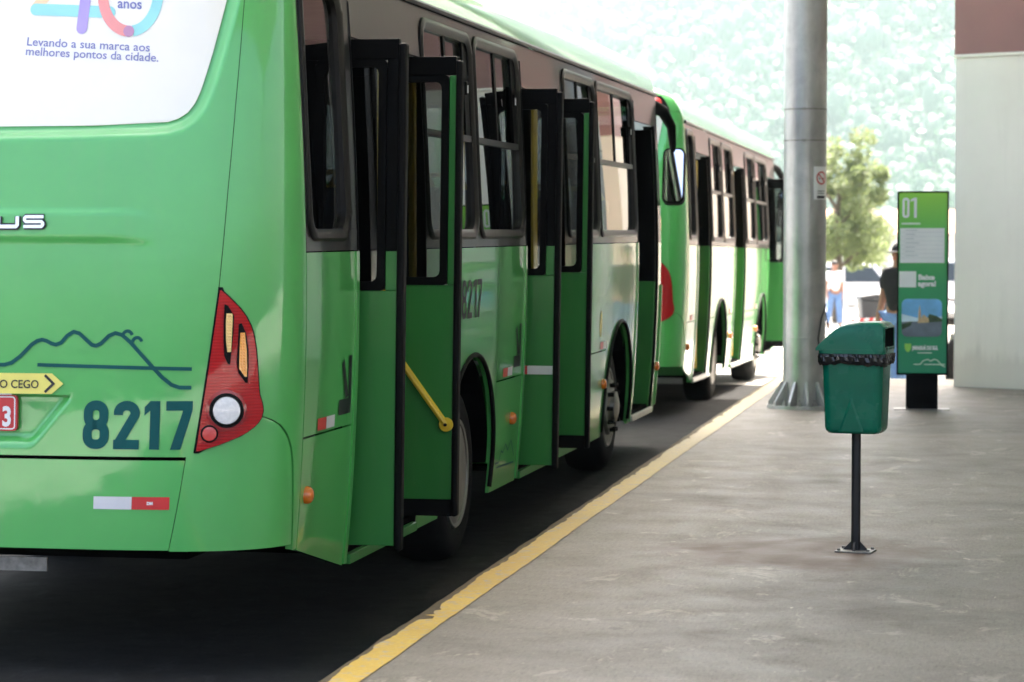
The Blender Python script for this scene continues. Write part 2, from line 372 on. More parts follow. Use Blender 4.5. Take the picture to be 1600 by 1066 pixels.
def strip(name, m, xf0, xf1, ys, zf, nx=1, smooth=True):
    b = MB(); n = nx + 1
    vs = [(xf0(y) + (xf1(y) - xf0(y)) * i / nx, y, zf(y)) for y in ys for i in range(n)]
    b.add(vs, [(j * n + i, j * n + i + 1, (j + 1) * n + i + 1, (j + 1) * n + i) for j in range(len(ys) - 1) for i in range(nx)])
    return b.build(name, m, fix=False)
PE = 26.7     # platform end
ys = [-60, -20, 0, 10, 21] + [21 + 13 * k / 6 for k in range(1, 7)] + [45, 60, 80, 200, 2600]
struct(strip('ground', 'yard', lambda y: -1500, lambda y: 1500, [-1500] + ys, lambda y: ground_z(y) - 0.02))
struct(strip('road', 'asphalt', lambda y: -8.5, lambda y: kerb_x(y) + 0.1, [-60, 0, 10, 21] + [21 + 13 * k / 6 for k in range(1, 5)], ground_z))
b = MB(); b.prism([(kerb_x(-20) + .14, -20), (16, -20), (16, PE), (kerb_x(PE) + .14, PE)], (-0.4, 0), 2); struct(b.build('platform', 'concrete'))
# kerb: long rounded concrete edge, knocked about along its arris
b = MB(); rnd = random.Random(3); yk = [-20 + 0.06 * i for i in range(int((PE + 20) / 0.06) + 1)]; ring = []
wob = 0.0
for y in yk:
    wob = wob * 0.8 + rnd.gauss(0, 0.0022); x = kerb_x(y) + wob; ch = rnd.random() < 0.03 and rnd.uniform(0.004, 0.014) or 0
    ring.append([(x - 0.055, y, -0.45), (x - 0.045, y, -0.06), (x - 0.03, y, -0.022), (x - 0.008 + ch, y, -0.005 - ch * 0.4), (x + 0.02 + ch, y, 0.0), (kerb_x(y) + .1395, y, 0.0)])
n = 6; b.add([p for q in ring for p in q], [(j * n + i, j * n + i + 1, (j + 1) * n + i + 1, (j + 1) * n + i) for j in range(len(yk) - 1) for i in range(n - 1)] + [tuple(range(n)), tuple((len(yk) - 1) * n + i for i in range(n))])
struct(b.build('kerb', 'kerb', smooth=True))
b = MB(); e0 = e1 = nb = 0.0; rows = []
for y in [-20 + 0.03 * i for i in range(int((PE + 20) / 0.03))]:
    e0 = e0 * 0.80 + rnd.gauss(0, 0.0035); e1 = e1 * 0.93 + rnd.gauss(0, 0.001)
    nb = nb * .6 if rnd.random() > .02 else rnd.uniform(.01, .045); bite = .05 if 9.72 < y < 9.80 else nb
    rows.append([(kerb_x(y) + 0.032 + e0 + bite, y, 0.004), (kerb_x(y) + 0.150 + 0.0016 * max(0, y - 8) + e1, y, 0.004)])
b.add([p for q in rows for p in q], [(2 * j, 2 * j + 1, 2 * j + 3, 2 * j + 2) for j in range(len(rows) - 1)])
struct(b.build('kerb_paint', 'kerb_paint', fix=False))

# ------------------------------------------------------------------ the buses
HW = 1.27
PROF = [(.29, -.068), (.66, -.033), (1.16, -.008), (1.64, 0), (2.16, -.018), (2.61, -.043), (2.81, -.058), (2.86, -.066), (2.94, -.092), (3.02, -.145), (3.08, -.21), (3.12, -.30), (3.15, -.42), (3.18, -.65), (3.2, -1.27)]
DEP = [(.3, .405), (.4, .405), (.8, .395), (1.2, .38), (1.6, .36), (2.1, .315), (2.6, .25), (2.9, .20), (3.1, .13), (3.2, .02)]
def smoothed(tab, z0, z1, sig, n=160):
    lo, hi = tab[0][0], tab[-1][0]; out = []
    for i in range(n + 1):
        z = lo + (hi - lo) * i / n; s = min(sig, max(0, z - z0) * .5 + 1e-6, max(0, z1 - z) * .5 + 1e-6) if z0 < z < z1 else 1e-6
        k = [(-1, .25), (-.5, .5), (0, .5), (.5, .5), (1, .25)] if False else [(q / 4, math.exp(-(q / 4) ** 2 * 2)) for q in range(-6, 7)]
        w_ = sum(e for _, e in k); out.append((z, sum(interp(z + d * s * 1.6, tab) * e for d, e in k) / w_))
    return out
PROF = smoothed(PROF, .25, 2.82, .30); DEP = smoothed(DEP, .25, 3.2, .30)
def hw(z): return HW + interp(z, PROF)
_n = 240
_t = [math.pi / 2 * i / _n for i in range(_n + 1)]
_x = [HW * math.sin(t) ** 0.4 for t in _t]; _g = [math.cos(t) for t in _t]; _s = [0.0]
for i in range(_n): _s.append(_s[-1] + math.hypot(_x[i + 1] - _x[i], .45 * (_g[i + 1] - _g[i])))
SEND = _s[-1]
import bisect
def SP(s, z, deep=1.0):
    a = min(abs(s), SEND); i = min(max(bisect.bisect_right(_s, a) - 1, 0), _n - 1); t = (a - _s[i]) / max(1e-9, _s[i + 1] - _s[i])
    x = (_x[i] + (_x[i + 1] - _x[i]) * t) * hw(z) / HW; g = _g[i] + (_g[i + 1] - _g[i]) * t
    return Vector((math.copysign(x, s), -interp(z, DEP) * g * deep, z))
def SN(s, z, off):
    p = SP(s, z); e = 0.02
    if abs(s) > SEND - e: ds = SP(s, z) - SP(s - math.copysign(e, s), z); ds *= math.copysign(1, s)
    else: ds = SP(s + e, z) - SP(s - e, z)
    dz = SP(s, min(z + e, 3.19)) - SP(s, z - e)
    n = ds.cross(dz).normalized()
    if n.y > 0 and abs(n.y) > 0.3: n = -n
    return p + n * off
# rear window outline (half), bus rear coordinates (arc length from the centre line, height)
WIN = [(0.0, 2.136), (.40, 2.140), (.72, 2.146), (.80, 2.153), (.85, 2.168), (.885, 2.190), (.915, 2.225), (.94, 2.275), (.965, 2.345), (.992, 2.425), (1.053, 2.626), (1.10, 2.80), (1.115, 2.88)]
WZ = [(z, s) for s, z in WIN]
def seg_dist(px, pz, pts):
    best = 9
    for (a, b), (c, d) in zip(pts, pts[1:]):
        vx, vz = c - a, d - b; t = max(0, min(1, ((px - a) * vx + (pz - b) * vz) / (vx * vx + vz * vz)))
        best = min(best, math.hypot(px - a - vx * t, pz - b - vz * t))
    return best
def smooth01(t): t = max(0.0, min(1.0, t)); return t * t * (3 - 2 * t)
HUMP = [(0, 1.806), (.60, 1.803), (.70, 1.795), (.78, 1.772), (.84, 1.735), (.90, 1.685), (.95, 1.62)]
HLOW = [(0, 1.694), (.62, 1.69), (.74, 1.68), (.82, 1.655), (.88, 1.62), (.93, 1.57)]
def disp(s, z):
    """pressed shapes of the rear panel"""
    a = abs(s); d = 0.0
    if z > 2.02 and a < 1.2:
        inside = z > 2.136 and a < interp(z, WZ)
        ds = seg_dist(a, z, WIN)
        d -= 0.042 * (1.0 if inside else 1 - smooth01(ds / 0.06))
    if 1.5 < z < 1.86:
        up = interp(a, HUMP); lo = interp(a, HLOW); fade = 1 - smooth01((a - .52) / .26)
        d += 0.011 * fade * smooth01((up - z) / 0.018 + 0.5) * smooth01((z - lo) / 0.02 + 0.5)
    if .84 < z < 1.16:
        edge = .455 - (1.10 - z) * 0.85 if z < 1.10 else .455
        d -= 0.035 * smooth01((edge - a) / 0.055) * smooth01((1.086 - z) / 0.008) * smooth01((z - 0.885) / 0.045)
    return d
SEAM = [(.86, .93), (1.506, 1.012), (1.877, 1.046), (2.248, 1.086), (2.626, 1.129), (2.9, 1.16)]
BSEAM = [(.47, .847), (.502, .851), (.691, .88), (.86, .902)]
CS = [(.44, 1.442), (.476, 1.439), (.60, 1.425), (.72, 1.412), (.815, 1.398), (.87, 1.383), (.919, 1.354), (.955, 1.318), (.978, 1.285), (.995, 1.24), (1.004, 1.205)]
LB = [(.86, .905), (.873, .941), (.899, 1.028), (.932, 1.115), (.955, 1.155), (.978, 1.183), (1.004, 1.198)]
LL = [(.873, .941), (1.062, .963), (1.206, .981), (1.356, .999), (1.499, 1.017)]
LR = [(.873, .943), (.899, 1.028), (.932, 1.115), (.955, 1.155), (.978, 1.183), (1.0, 1.199), (1.03, 1.206), (1.06, 1.199), (1.09, 1.187), (1.128, 1.181), (1.20, 1.174), (1.271, 1.165), (1.32, 1.155), (1.356, 1.143), (1.40, 1.118), (1.434, 1.089), (1.47, 1.052), (1.499, 1.019)]
def rear_patch(sl, sr, z0, z1, na, nb, t, sgn=1, off=0.0, dsp=False, zpow=1.0):
    def pt(a, b, o):
        z = z0 + (z1 - z0) * b; l, r = sl(z), sr(z); s = (l + (r - l) * a) * sgn
        return SN(s, z, off + o + (disp(s, z) if dsp else 0))
    return MB().patch(pt, na, nb, t)
def side_patch(y0, y1, zb, zt, ny, nz, t=0.015, sgn=1, off=0.0, ymap=None):
    zb = zb if callable(zb) else (lambda y, k=zb: k); zt = zt if callable(zt) else (lambda y, k=zt: k)
    def pt(a, b, o):
        y = y0 + (y1 - y0) * (ymap(a) if ymap else a); lo, hi = zb(y), zt(y); z = lo + (hi - lo) * b
        return Vector((sgn * (hw(z) + off + o), y, z))
    return MB().patch(pt, ny, nz, t)

def build_bus(root, k=1.0, hi=True, doors_open=True):
    """k: length factor of the wheelbase layout; local x right, y forward from the rear corner, z from the road"""
    Y = lambda v: v * k
    L = Y(10.28)
    G = 'green'
    # ---- rear: pressed panels over a black shell
    q = 1 if hi else 0.35
    n1, n2 = int(210 * q), int(190 * q)
    rear_patch(lambda z: -SEND, lambda z: SEND, .52, 3.19, 60, 40, 0, off=-.045).build('rear_shell', 'dark', root, smooth=True, fix=False)
    rear_patch(lambda z: -interp(z, SEAM) + .0015, lambda z: interp(z, SEAM) - .0015, .852, 2.90, n1 * 2 if hi else n1, n2, .02, dsp=True).build('rear_panel', G, root, smooth=True, fix=False)
    rear_patch(lambda z: -SEND, lambda z: SEND, 2.905, 3.197, 60, 12, .02).build('rear_roof_cap', G, root, smooth=True, fix=False)
    rear_patch(lambda z: -interp(z, WZ) + .006, lambda z: interp(z, WZ) - .006, 2.142, 2.87, 50, 60, .004, off=-.036).build('rear_window', 'film', root, smooth=True, fix=False)
    rear_patch(lambda z: -interp(z, BSEAM) + .0015, lambda z: interp(z, BSEAM) - .0015, .49, .838, 60, 10, .03).build('bumper_centre', G, root, smooth=True, fix=False)
    b = MB(); b.box((-.85, -.25, .44), (.85, 0.2, .4975)); b.build('bumper_underside', 'dark', root)
    for sg in (1, -1):
        pl_ = lambda z: interp(z, CS) + .009 if z < 1.004 else (interp(z, LR) - .006 if z < 1.499 else interp(z, SEAM) + .0015)
        rear_patch(pl_, lambda z: SEND - .004, .462, 2.90, 24, 120, .03, sg).build('corner_pillar', G, root, smooth=True, fix=False)
        rear_patch(lambda z: interp(z, BSEAM) + .0015 if z < .86 else interp(z, LB) + .006, lambda z: interp(z, CS) - .006, .486, 1.0, 22, 36, .03, sg).build('bumper_corner', G, root, smooth=True, fix=False)
        # ---- tail lamp
        lens = rear_patch(lambda z: interp(z, LL), lambda z: interp(z, LR), .876, 1.496, 12, 50, .03, sg, .012).build('tail_lamp', M['lamp_ribbed'], root, smooth=True, fix=False)
        rear_patch(lambda z: interp(z, LL) - .008, lambda z: interp(z, LR) + .008, .866, 1.509, 8, 40, .03, sg, .004).build('gasket', 'black', lens, smooth=True, fix=False)
        if hi:
            mp = lambda o: (lambda x, y: SN(x * sg, y, o))
            LP = lambda u, v: (1.035 + (u - 354) * .00268 + (v - 478) * .00004, 1.434 - (v - 478) * .00247)
            for pl, inn, mm in (([(353.9, 474.2), (359.1, 476.8), (367.8, 492.6), (367, 518.8), (364.4, 545), (362.5, 568.8), (359.1, 567.5), (353.9, 555.6), (352.6, 532), (352.6, 505.7)], [(356.6, 489), (365.2, 489), (365.6, 500), (364.6, 520), (363.4, 549), (358.0, 549), (356.2, 530), (355.8, 505)], 'amber_pale'),
                                ([(374.9, 505.7), (378.8, 503.9), (385.4, 518.8), (389.4, 545), (389.9, 571.4), (388.8, 597.7), (385.4, 597.2), (374.9, 581.9), (372.3, 566), (373.6, 540)], [(377.0, 519), (383.4, 519), (386.2, 545), (387.2, 570), (387.0, 588), (384.0, 588), (375.4, 575), (376.0, 545)], 'amber')):
                for pts, h0, h1, nm, m_a in ((pl, .006, .019, 'led_bezel', 'black'), (inn, .016, .0225, 'led_strip', mm)):
                    q = [LP(*p) for p in pts]; nn = len(q); bz = MB()
                    bz.add([SN(x * sg, z, h1) for x, z in q] + [SN(x * sg, z, h0) for x, z in q], [tuple(range(nn))] + [(i, (i + 1) % nn, nn + (i + 1) % nn, nn + i) for i in range(nn)])
                    led = bz.build(nm, m_a, lens)
                dots = MB(); v_ = min(p[1] for p in inn) + 3
                while v_ < max(p[1] for p in inn) - 2:
                    ul = interp(v_, [(489, 356.2), (549, 358.0)] if mm == 'amber_pale' else [(519, 377.2), (570, 375.6), (588, 384)]); ur = interp(v_, [(489, 365.4), (549, 363.4)] if mm == 'amber_pale' else [(519, 383.4), (588, 387)])
                    for fx in (.28, .75):
                        sx_, zz_ = LP(ul + (ur - ul) * fx, v_); c = SN(sx_ * sg, zz_, .0222); nv = (SN(sx_ * sg, zz_, .03) - c).normalized()
                        a1 = nv.orthogonal().normalized(); a2 = nv.cross(a1)
                        dots.add([c + (a1 * math.cos(t) + a2 * math.sin(t)) * .0046 for t in [2 * math.pi * i / 8 for i in range(8)]] + [c + nv * .004], [(i, (i + 1) % 8, 8) for i in range(8)])
                    v_ += 4.6
                dots.build('led_dots', mm, led, smooth=True)['kind'] = 'stuff'
            def puck(cs, cz, r, h, m, name, par, base=.012, ring=0):
                c0 = SN(cs * sg, cz, base); nv = (SN(cs * sg, cz, base + .05) - c0).normalized(); a1 = Vector((0, 0, 1)).cross(nv).normalized(); a2 = nv.cross(a1)
                prof = [(r, -.02), (r, h * .6), (r * .93, h), (r * .5, h * 1.12), (0.0001, h * 1.16)] if not ring else [(r, -.02), (r, h), (r * ring, h * 1.1), (r * ring, 0)]
                bb = MB(); m_ = 28; vs = [c0 + (a1 * math.cos(2 * math.pi * i / m_) + a2 * math.sin(2 * math.pi * i / m_)) * rr + nv * hh for rr, hh in prof for i in range(m_)]
                bb.add(vs, [(j * m_ + i, j * m_ + (i + 1) % m_, (j + 1) * m_ + (i + 1) % m_, (j + 1) * m_ + i) for j in range(len(prof) - 1) for i in range(m_)])
                return bb.build(name, m, par, smooth=True)
            puck(1.052, 1.033, .079, .010, 'lamp_red', 'lamp_surround', lens, .014, .84)
            puck(1.052, 1.033, .067, .022, 'black', 'lamp_bezel', lens, .012, .82)
            puck(1.052, 1.033, .056, .022, 'rev', 'reverse_lamp', lens)
            puck(.990, .943, .034, .013, 'black', 'reflector_ring', lens, .012, .84)
            puck(.990, .943, .029, .012, 'lamp_red2', 'reflector', lens)
        # ---- high brake lamp on its black panel
        o = rear_patch(lambda z: .90, lambda z: 1.20, 2.90, 3.05, 6, 4, .02, sg, .012).build('high_lamp_panel', 'black', root, smooth=True, fix=False)
        c0 = SN(.1 * sg * 10.7, 2.975, .012); nv = (SN(.1 * sg * 10.7, 2.975, .06) - c0).normalized(); a1 = nv.orthogonal().normalized(); a2 = nv.cross(a1); bb = MB(); m_ = 20
        bb.add([c0 + (a1 * math.cos(2 * math.pi * i / m_) + a2 * math.sin(2 * math.pi * i / m_)) * rr + nv * hh for rr, hh in [(.05, -.02), (.05, .02), (.03, .03), (.001, .032)] for i in range(m_)],
               [(j * m_ + i, j * m_ + (i + 1) % m_, (j + 1) * m_ + (i + 1) % m_, (j + 1) * m_ + i) for j in range(3) for i in range(m_)])
        bb.build('high_brake_lamp', 'lamp_red2', o, smooth=True)
    # ---- rear lettering and marks
    mr = lambda x, y: SN(x, y, disp(x, y) + .0035)
    if hi:
        decal(digit_shapes('8', .481, .881, .107, .188, .037) + digit_shapes('2', .607, .881, .105, .188, .037) + digit_shapes('1', .731, .881, .062, .188, .039) + digit_shapes('7', .817, .881, .104, .188, .037), mr, 'fleet_number', 'teal', root)
        mt = [(-.10, 1.204), (.150, 1.204), (.180, 1.212), (.215, 1.237), (.262, 1.283), (.285, 1.298), (.305, 1.303), (.325, 1.298), (.345, 1.288), (.364, 1.284), (.385, 1.292), (.410, 1.320), (.436, 1.335), (.460, 1.328), (.490, 1.302), (.512, 1.284), (.528, 1.281), (.548, 1.290), (.580, 1.320), (.606, 1.331), (.632, 1.324), (.665, 1.298), (.755, 1.203), (.800, 1.158), (.835, 1.132), (.865, 1.122), (.913, 1.121)]
        decal([stroke(mt, .015, step=.015), stroke([(.288, 1.205), (.913, 1.193)], .014),
               stroke([(.655 + .020 * math.cos(R(a)), 1.315 + .024 * math.sin(R(a))) for a in range(165, 5, -16)], .013, step=.01),
               stroke([(.694 + .020 * math.cos(R(a)), 1.290 + .024 * math.sin(R(a))) for a in range(165, 5, -16)], .013, step=.01)], mr, 'mountain_line_emblem', 'teal', root)
        # yellow arrow sticker
        o = decal([rectgrid(-.30, .35, 1.092, 1.172, 16, 1), poly([(.35, 1.092), (.398, 1.132), (.35, 1.172)])], lambda x, y: SN(x, y, .006), 'blind_spot_sticker', 'sign_y', root)
        mr2 = lambda x, y: SN(x, y, .009)
        t = text2('PONTO CEGO', .045, .0006, .95, 'RIGHT')
        decal([([(x + .298, y + 1.114) for x, y in t[0]], t[1]), stroke([(.322, 1.165), (.358, 1.132), (.322, 1.099)], .010, step=.01)], mr2, 'sticker_print', 'ink', o)
        # number plate
        pb = MB(); fr = rr2(-.2, .2, .945, 1.086, .018); n = len(fr)
        pb.add([SN(x, z, -.012) for x, z in fr] + [SN(x, z, -.026) for x, z in fr], [tuple(range(n))] + [(i, (i + 1) % n, n + (i + 1) % n, n + i) for i in range(n)])
        pl = pb.build('number_plate', 'plate', root)
        decal([stroke(rr2(-.19, .19, .953, 1.078, .012), .005, True)], lambda x, y: SN(x, y, -.010), 'plate_border', 'white', pl)
        t = text2('3', .105, .004, .8, 'RIGHT'); decal([([(x + .178, y + .966) for x, y in t[0]], t[1])], lambda x, y: SN(x, y, -.010), 'plate_figure', 'white', pl)
        b = MB(); b.tube([SN(.05, 1.092, -.004), SN(.18, 1.092, -.004)], .007); b.build('plate_lamp', 'white', root)
        # reflective tape on the bumper
        mt_ = lambda x, y: SN(x, y, .003)
        for sg in (1, -1):
            a, bb_ = sorted((.533 * sg, .69 * sg)); decal([rectgrid(a, bb_, .648, .697)], mt_, 'reflective_tape', 'tapew', root)
            a, bb_ = sorted((.691 * sg, .843 * sg)); tp = decal([rectgrid(a, bb_, .648, .697)], mt_, 'reflective_tape', 'taper', root)
            t = text2('DM', .016, .001, 1, 'CENTER'); decal([([(x + .765 * sg, y + .667) for x, y in t[0]], t[1])], lambda x, y: SN(x, y, .006), 'tape_print', 'white', tp)
        # maker's letters
        def blk(w_): 
            U = [(.124, 1.782), (.124, 1.748), (.130, 1.742), (.196, 1.742), (.202, 1.748), (.202, 1.782)]
            Sx = [(.311, 1.780), (.238, 1.780), (.232, 1.774), (.232, 1.767), (.238, 1.761), (.302, 1.761), (.308, 1.755), (.308, 1.748), (.302, 1.742), (.228, 1.742)]
            return [stroke(U, w_ * 1.15, step=.02), stroke(Sx, w_, step=.02)]
        eb = decal(blk(.024), lambda x, y: SN(x, y, disp(x, y) + .006), 'maker_letters_backing', 'ink', root)
        decal(blk(.0125), lambda x, y: SN(x, y, disp(x, y) + .012), 'maker_letters', 'chrome', eb)
        # anniversary print on the window film; measured on the photograph, tilted a little with the curved glass
        win = [o for o in root.children if o.name.startswith('rear_window')][0]
        def A(u, v): return (.194 + (u - 36) * .00269, 2.483 - (v - 60) * .00256 - (u - 36) * .00005)
        mw = lambda h: (lambda x, y: SN(x, y, -.036 + h))
        ca, sa = math.cos(R(-3.4)), math.sin(R(-3.4))
        for body, (u0, v0), size in (('Levando a sua marca aos', (36, 68), .0470), ('melhores pontos da cidade.', (35, 83), .0470)):
            t = text2(body, size, .0004, 1.0); x0, y0 = A(u0, v0)
            wdt = max(p[0] for p in t[0]); sx = (.527 if body[0] == 'L' else .566) / wdt
            decal([([(x0 + x * sx * ca - y * sa, y0 + x * sx * sa + y * ca) for x, y in t[0]], t[1])], mw(.0015), 'slogan', 'p_blue', win)
        t = text2('anos', .056, .001, 1.0, 'CENTER'); x0, y0 = A(199, 10)
        decal([([(x0 + x * ca, y0 + x * sa + y * ca) for x, y in t[0]], t[1])], mw(.0015), 'slogan', 'p_blue', win)
        def rod(a, b_, wd): return [stroke([A(*a), A(*b_)], wd, step=.03), disc(*A(*a), wd / 2), disc(*A(*b_), wd / 2)]
        cx, cy = A(200, -14)
        def ring(a0, a1): return stroke([(cx + .118 * math.cos(R(a)), cy + .152 * math.sin(R(a))) for a in range(a0, a1 + 1, 6)], .044, step=.05)
        decal(rod((49, 10), (118, -70), .044), mw(.0012), 'anniversary_figure', 'p_peach', win)
        decal(rod((49, 12), (168, 16), .046) + [ring(-84, 90)], mw(.0018), 'anniversary_figure', 'p_cyan', win)
        decal(rod((130, -20), (124, 41), .046), mw(.0024), 'anniversary_figure', 'p_purple', win)
        decal([ring(90, 264)], mw(.0030), 'anniversary_figure', 'p_red', win)
        decal([disc(cx - .118 * .10 + .008, cy - .152, .0225)], mw(.0036), 'anniversary_figure', 'p_mauve', win)
    # ---- sides
    RWC, FWC, WZc, AR = Y(3.20), Y(8.26), .455, .625
    D1, D2, D3 = (Y(.80), Y(2.06)), (Y(4.60), Y(5.86)), (Y(9.02), Y(10.10))
    DT = 2.555
    def arch(yc): return lambda y: max(.29, WZc + math.sqrt(max(0, AR * AR - (y - yc) ** 2)))
    cosmap = lambda a: (1 - math.cos(math.pi * a)) / 2
    for sg in (1, -1):
        right = sg > 0
        secs = []
        if right:
            secs = [(.004, D1[0] - .05), (D1[1], RWC - AR), ('a', RWC), (RWC + AR, D2[0] - .05), (D2[1], FWC - AR), ('a', FWC), (FWC + AR, D3[0] - .02), (D3[1], L)]
        else:
            secs = [(.004, RWC - AR), ('a', RWC), (RWC + AR, (RWC + FWC) / 2), ((RWC + FWC) / 2, FWC - AR), ('a', FWC), (FWC + AR, L)]
        for sct in secs:
            if sct[0] == 'a':
                yc = sct[1]
                side_patch(yc - AR, yc + AR, arch(yc), 1.64, 28, 6, .03, sg, ymap=cosmap).build('arch_panel', G, root, smooth=True, fix=True)
                lip = [(sg * (hw(WZc + AR * math.sin(R(a))) + .004), yc + AR * math.cos(R(a)), max(.31, WZc + AR * math.sin(R(a)))) for a in range(-12, 193, 6)]
                MB().tube(lip, .013, 8).build('arch_lip', 'black', root, smooth=True)
                wl = MB(); pr = [(AR + .01, 0), (AR + .01, -.55), (.02, -.55)]
                vs = []; m_ = 24
                for r_, d_ in pr:
                    for i in range(m_ + 1):
                        a = math.pi * i / m_; vs.append((sg * (1.20 + d_), yc + r_ * math.cos(a), WZc + r_ * math.sin(a)))
                for j in range(2): wl.f += [(j * (m_ + 1) + i, j * (m_ + 1) + i + 1, (j + 1) * (m_ + 1) + i + 1, (j + 1) * (m_ + 1) + i) for i in range(m_)]
                wl.v = vs; wl.build('wheel_well', 'dark', root, fix=False)
                continue
            y0, y1 = sct[0] + .002, sct[1] - .002
            if y1 - y0 < .03: continue
            zb = .29 if y0 > .3 or not right else (lambda y: max(.29, .455 - .215 * (y - .0)))
            if y1 - y0 > .25 and sct[1] < L - .01:
                side_patch(y0, y1, zb, .897, max(2, int((y1 - y0) / .15)), 8, .02, sg).build('skirt_panel', G, root, smooth=True, fix=True)
                side_patch(y0, y1, .905, 1.64, max(2, int((y1 - y0) / .15)), 8, .02, sg).build('side_panel', G, root, smooth=True, fix=True)
            else:
                side_patch(y0, y1, zb, 1.64, 2, 14, .02, sg).build('side_panel', G, root, smooth=True, fix=True)
        # window band with real openings
        wins = ([(.02, Y(.66), True), (D1[1] + .04, Y(3.25), False), (Y(3.29), D2[0] - .08, False), (D2[1] + .10, Y(7.20), False), (Y(7.24), Y(8.93), False)] if right else
                [(.06 + i * (L - .5) / 7, .06 + (i + .97) * (L - .5) / 7, False) for i in range(7)])
        WB, WT = 1.685, 2.755
        edges = [0.0]
        for a_, b_, _s1 in wins: edges += [a_ + .05, b_ - .05]
        edges.append(L)
        drs = (D1, D2, D3) if right else ()
        def clip(y0, y1):
            out = [(y0, y1)]
            for d0, d1 in drs:
                nx = []
                for a_, b_ in out:
                    if d1 <= a_ or d0 >= b_: nx.append((a_, b_))
                    else:
                        if d0 > a_: nx.append((a_, d0))
                        if d1 < b_: nx.append((d1, b_))
                out = nx
            return [o for o in out if o[1] - o[0] > .004]
        for i in range(0, len(edges), 2):
            for a_, b_ in clip(edges[i], edges[i + 1]):
                side_patch(a_ + .0008, b_ - .0008, WB + .0505, WT - .0505, 1, 8, .02, sg, -.001).build('window_post', 'band', root, smooth=True)
        for a_, b_ in clip(0.004, L): side_patch(a_, b_, 1.645, WB + .05, 6, 2, .02, sg).build('band_strip', 'band', root, smooth=True)
        side_patch(.004, L, WT - .05, 2.80, 30, 2, .02, sg).build('band_strip', 'band', root, smooth=True)
        for d0, d1 in drs: side_patch(d0, d1, DT, WT - .0505, 6, 2, .02, sg, .006).build('door_header', 'band', root, smooth=True)
        # gutter
        MB().tube([(sg * (hw(2.81) + .010), L * i / 20, 2.815) for i in range(21)], .014, 6).build('gutter', 'trim', root, smooth=True)
        for wi, (a_, b_, tall) in enumerate(wins):
            zt_ = WT + (0.0 if not tall else 0.0); r = .11 if b_ - a_ > .5 else .09
            out = rr2(a_, b_, WB, zt_, r, 7); inn = rr2(a_ + .055, b_ - .055, WB + .05, zt_ - .055, r * .75, 7); nn = len(out)
            sd_ = lambda p, o: (sg * (hw(p[1]) + o), p[0], p[1])
            fb = MB(); fb.add([sd_(p, -.01) for p in out] + [sd_(p, .010) for p in out] + [sd_((p[0] * .75 + q_[0] * .25, p[1] * .75 + q_[1] * .25), .018) for p, q_ in zip(out, inn)] + [sd_((p[0] * .35 + q_[0] * .65, p[1] * .35 + q_[1] * .65), .014) for p, q_ in zip(out, inn)] + [sd_(p, .002) for p in inn] + [sd_(p, -.035) for p in inn],
                   [(j * nn + i, j * nn + (i + 1) % nn, (j + 1) * nn + (i + 1) % nn, (j + 1) * nn + i) for j in range(5) for i in range(nn)])
            fo = fb.build('window', 'trim', root, smooth=True)
            if not right or tall:
                p = side_patch(a_ + .05, b_ - .05, WB + .045, zt_ - .05, 1, 6, 0, sg, -.02).build('pane', 'glass', fo, smooth=True); continue
            zm = 2.205; ym = (a_ + b_) / 2
            side_patch(a_ + .05, b_ - .05, WB + .045, zm - .014, 1, 4, 0, sg, -.020).build('pane', 'glass', fo, smooth=True)
            side_patch(a_ + .05, ym + .02, zm + .014, zt_ - .05, 1, 4, 0, sg, -.016).build('pane', 'glass', fo, smooth=True)
            side_patch(ym - .02, b_ - .05, zm + .014, zt_ - .05, 1, 4, 0, sg, -.030).build('pane', 'glass', fo, smooth=True)
            side_patch(a_ + .05, b_ - .05, zm - .016, zm + .016, 6, 1, .03, sg, -.002).build('transom', 'trim', fo)
            for y0, y1, of in ((a_ + .052, a_ + .10, -.008), (ym - .012, ym + .030, -.008), (b_ - .16, b_ - .056, -.006)):
                side_patch(y0, y1, zm + .018, zt_ - .052, 1, 5, .012, sg, of).build('sash_stile', 'door_black', fo)
            lt = MB(); lt.box((sg * (hw(2.45) - .006) - .008, b_ - .15, 2.43), (sg * (hw(2.45) - .006) + .012, b_ - .12, 2.50)); lt.build('window_latch', 'black', fo, bevel=.003)
            lt = MB(); lt.box((sg * (hw(2.45) - .006) + .0121, b_ - .142, 2.44), (sg * (hw(2.45) - .006) + .016, b_ - .128, 2.48)); lt.build('latch_knob', 'white', fo)
    # ---- roof
    b = MB(); zs = [2.82, 2.86, 2.90, 2.94, 2.98, 3.02, 3.05, 3.08, 3.10, 3.12, 3.135, 3.15, 3.165, 3.18, 3.19, 3.197]
    ny = 40; sec = [(hw(z), z) for z in zs] + [(0, 3.2)] + [(-hw(z), z) for z in reversed(zs)]; m_ = len(sec)
    for j in range(ny + 1):
        y = .002 + (L - .002) * j / ny; 
        for x, z in sec: b.v.append((x, y, z))
    b.f = [(j * m_ + i, j * m_ + i + 1, (j + 1) * m_ + i + 1, (j + 1) * m_ + i) for j in range(ny) for i in range(m_ - 1)]
    b.build('roof', G, root, smooth=True, fix=True)
    # ---- front end (turned-round rear surface, shallower)
    def fpt(s0, s1, z0, z1, off=0.0):
        def pt(a, bb, o):
            s = s0 + (s1 - s0) * a; z = z0 + (z1 - z0) * bb; p = SP(s, z, .55); return Vector((p.x, L - p.y + off + o, z))
        return pt
    MB().patch(fpt(-SEND, SEND, .30, 1.30), 40, 12, .02).build('front_panel', G, root, smooth=True)
    MB().patch(fpt(-SEND, SEND, 1.305, 2.72), 40, 12, .02).build('windscreen', 'glass', root, smooth=True)
    MB().patch(fpt(-SEND, SEND, 2.725, 3.197), 40, 8, .02).build('destination_header', 'band', root, smooth=True)
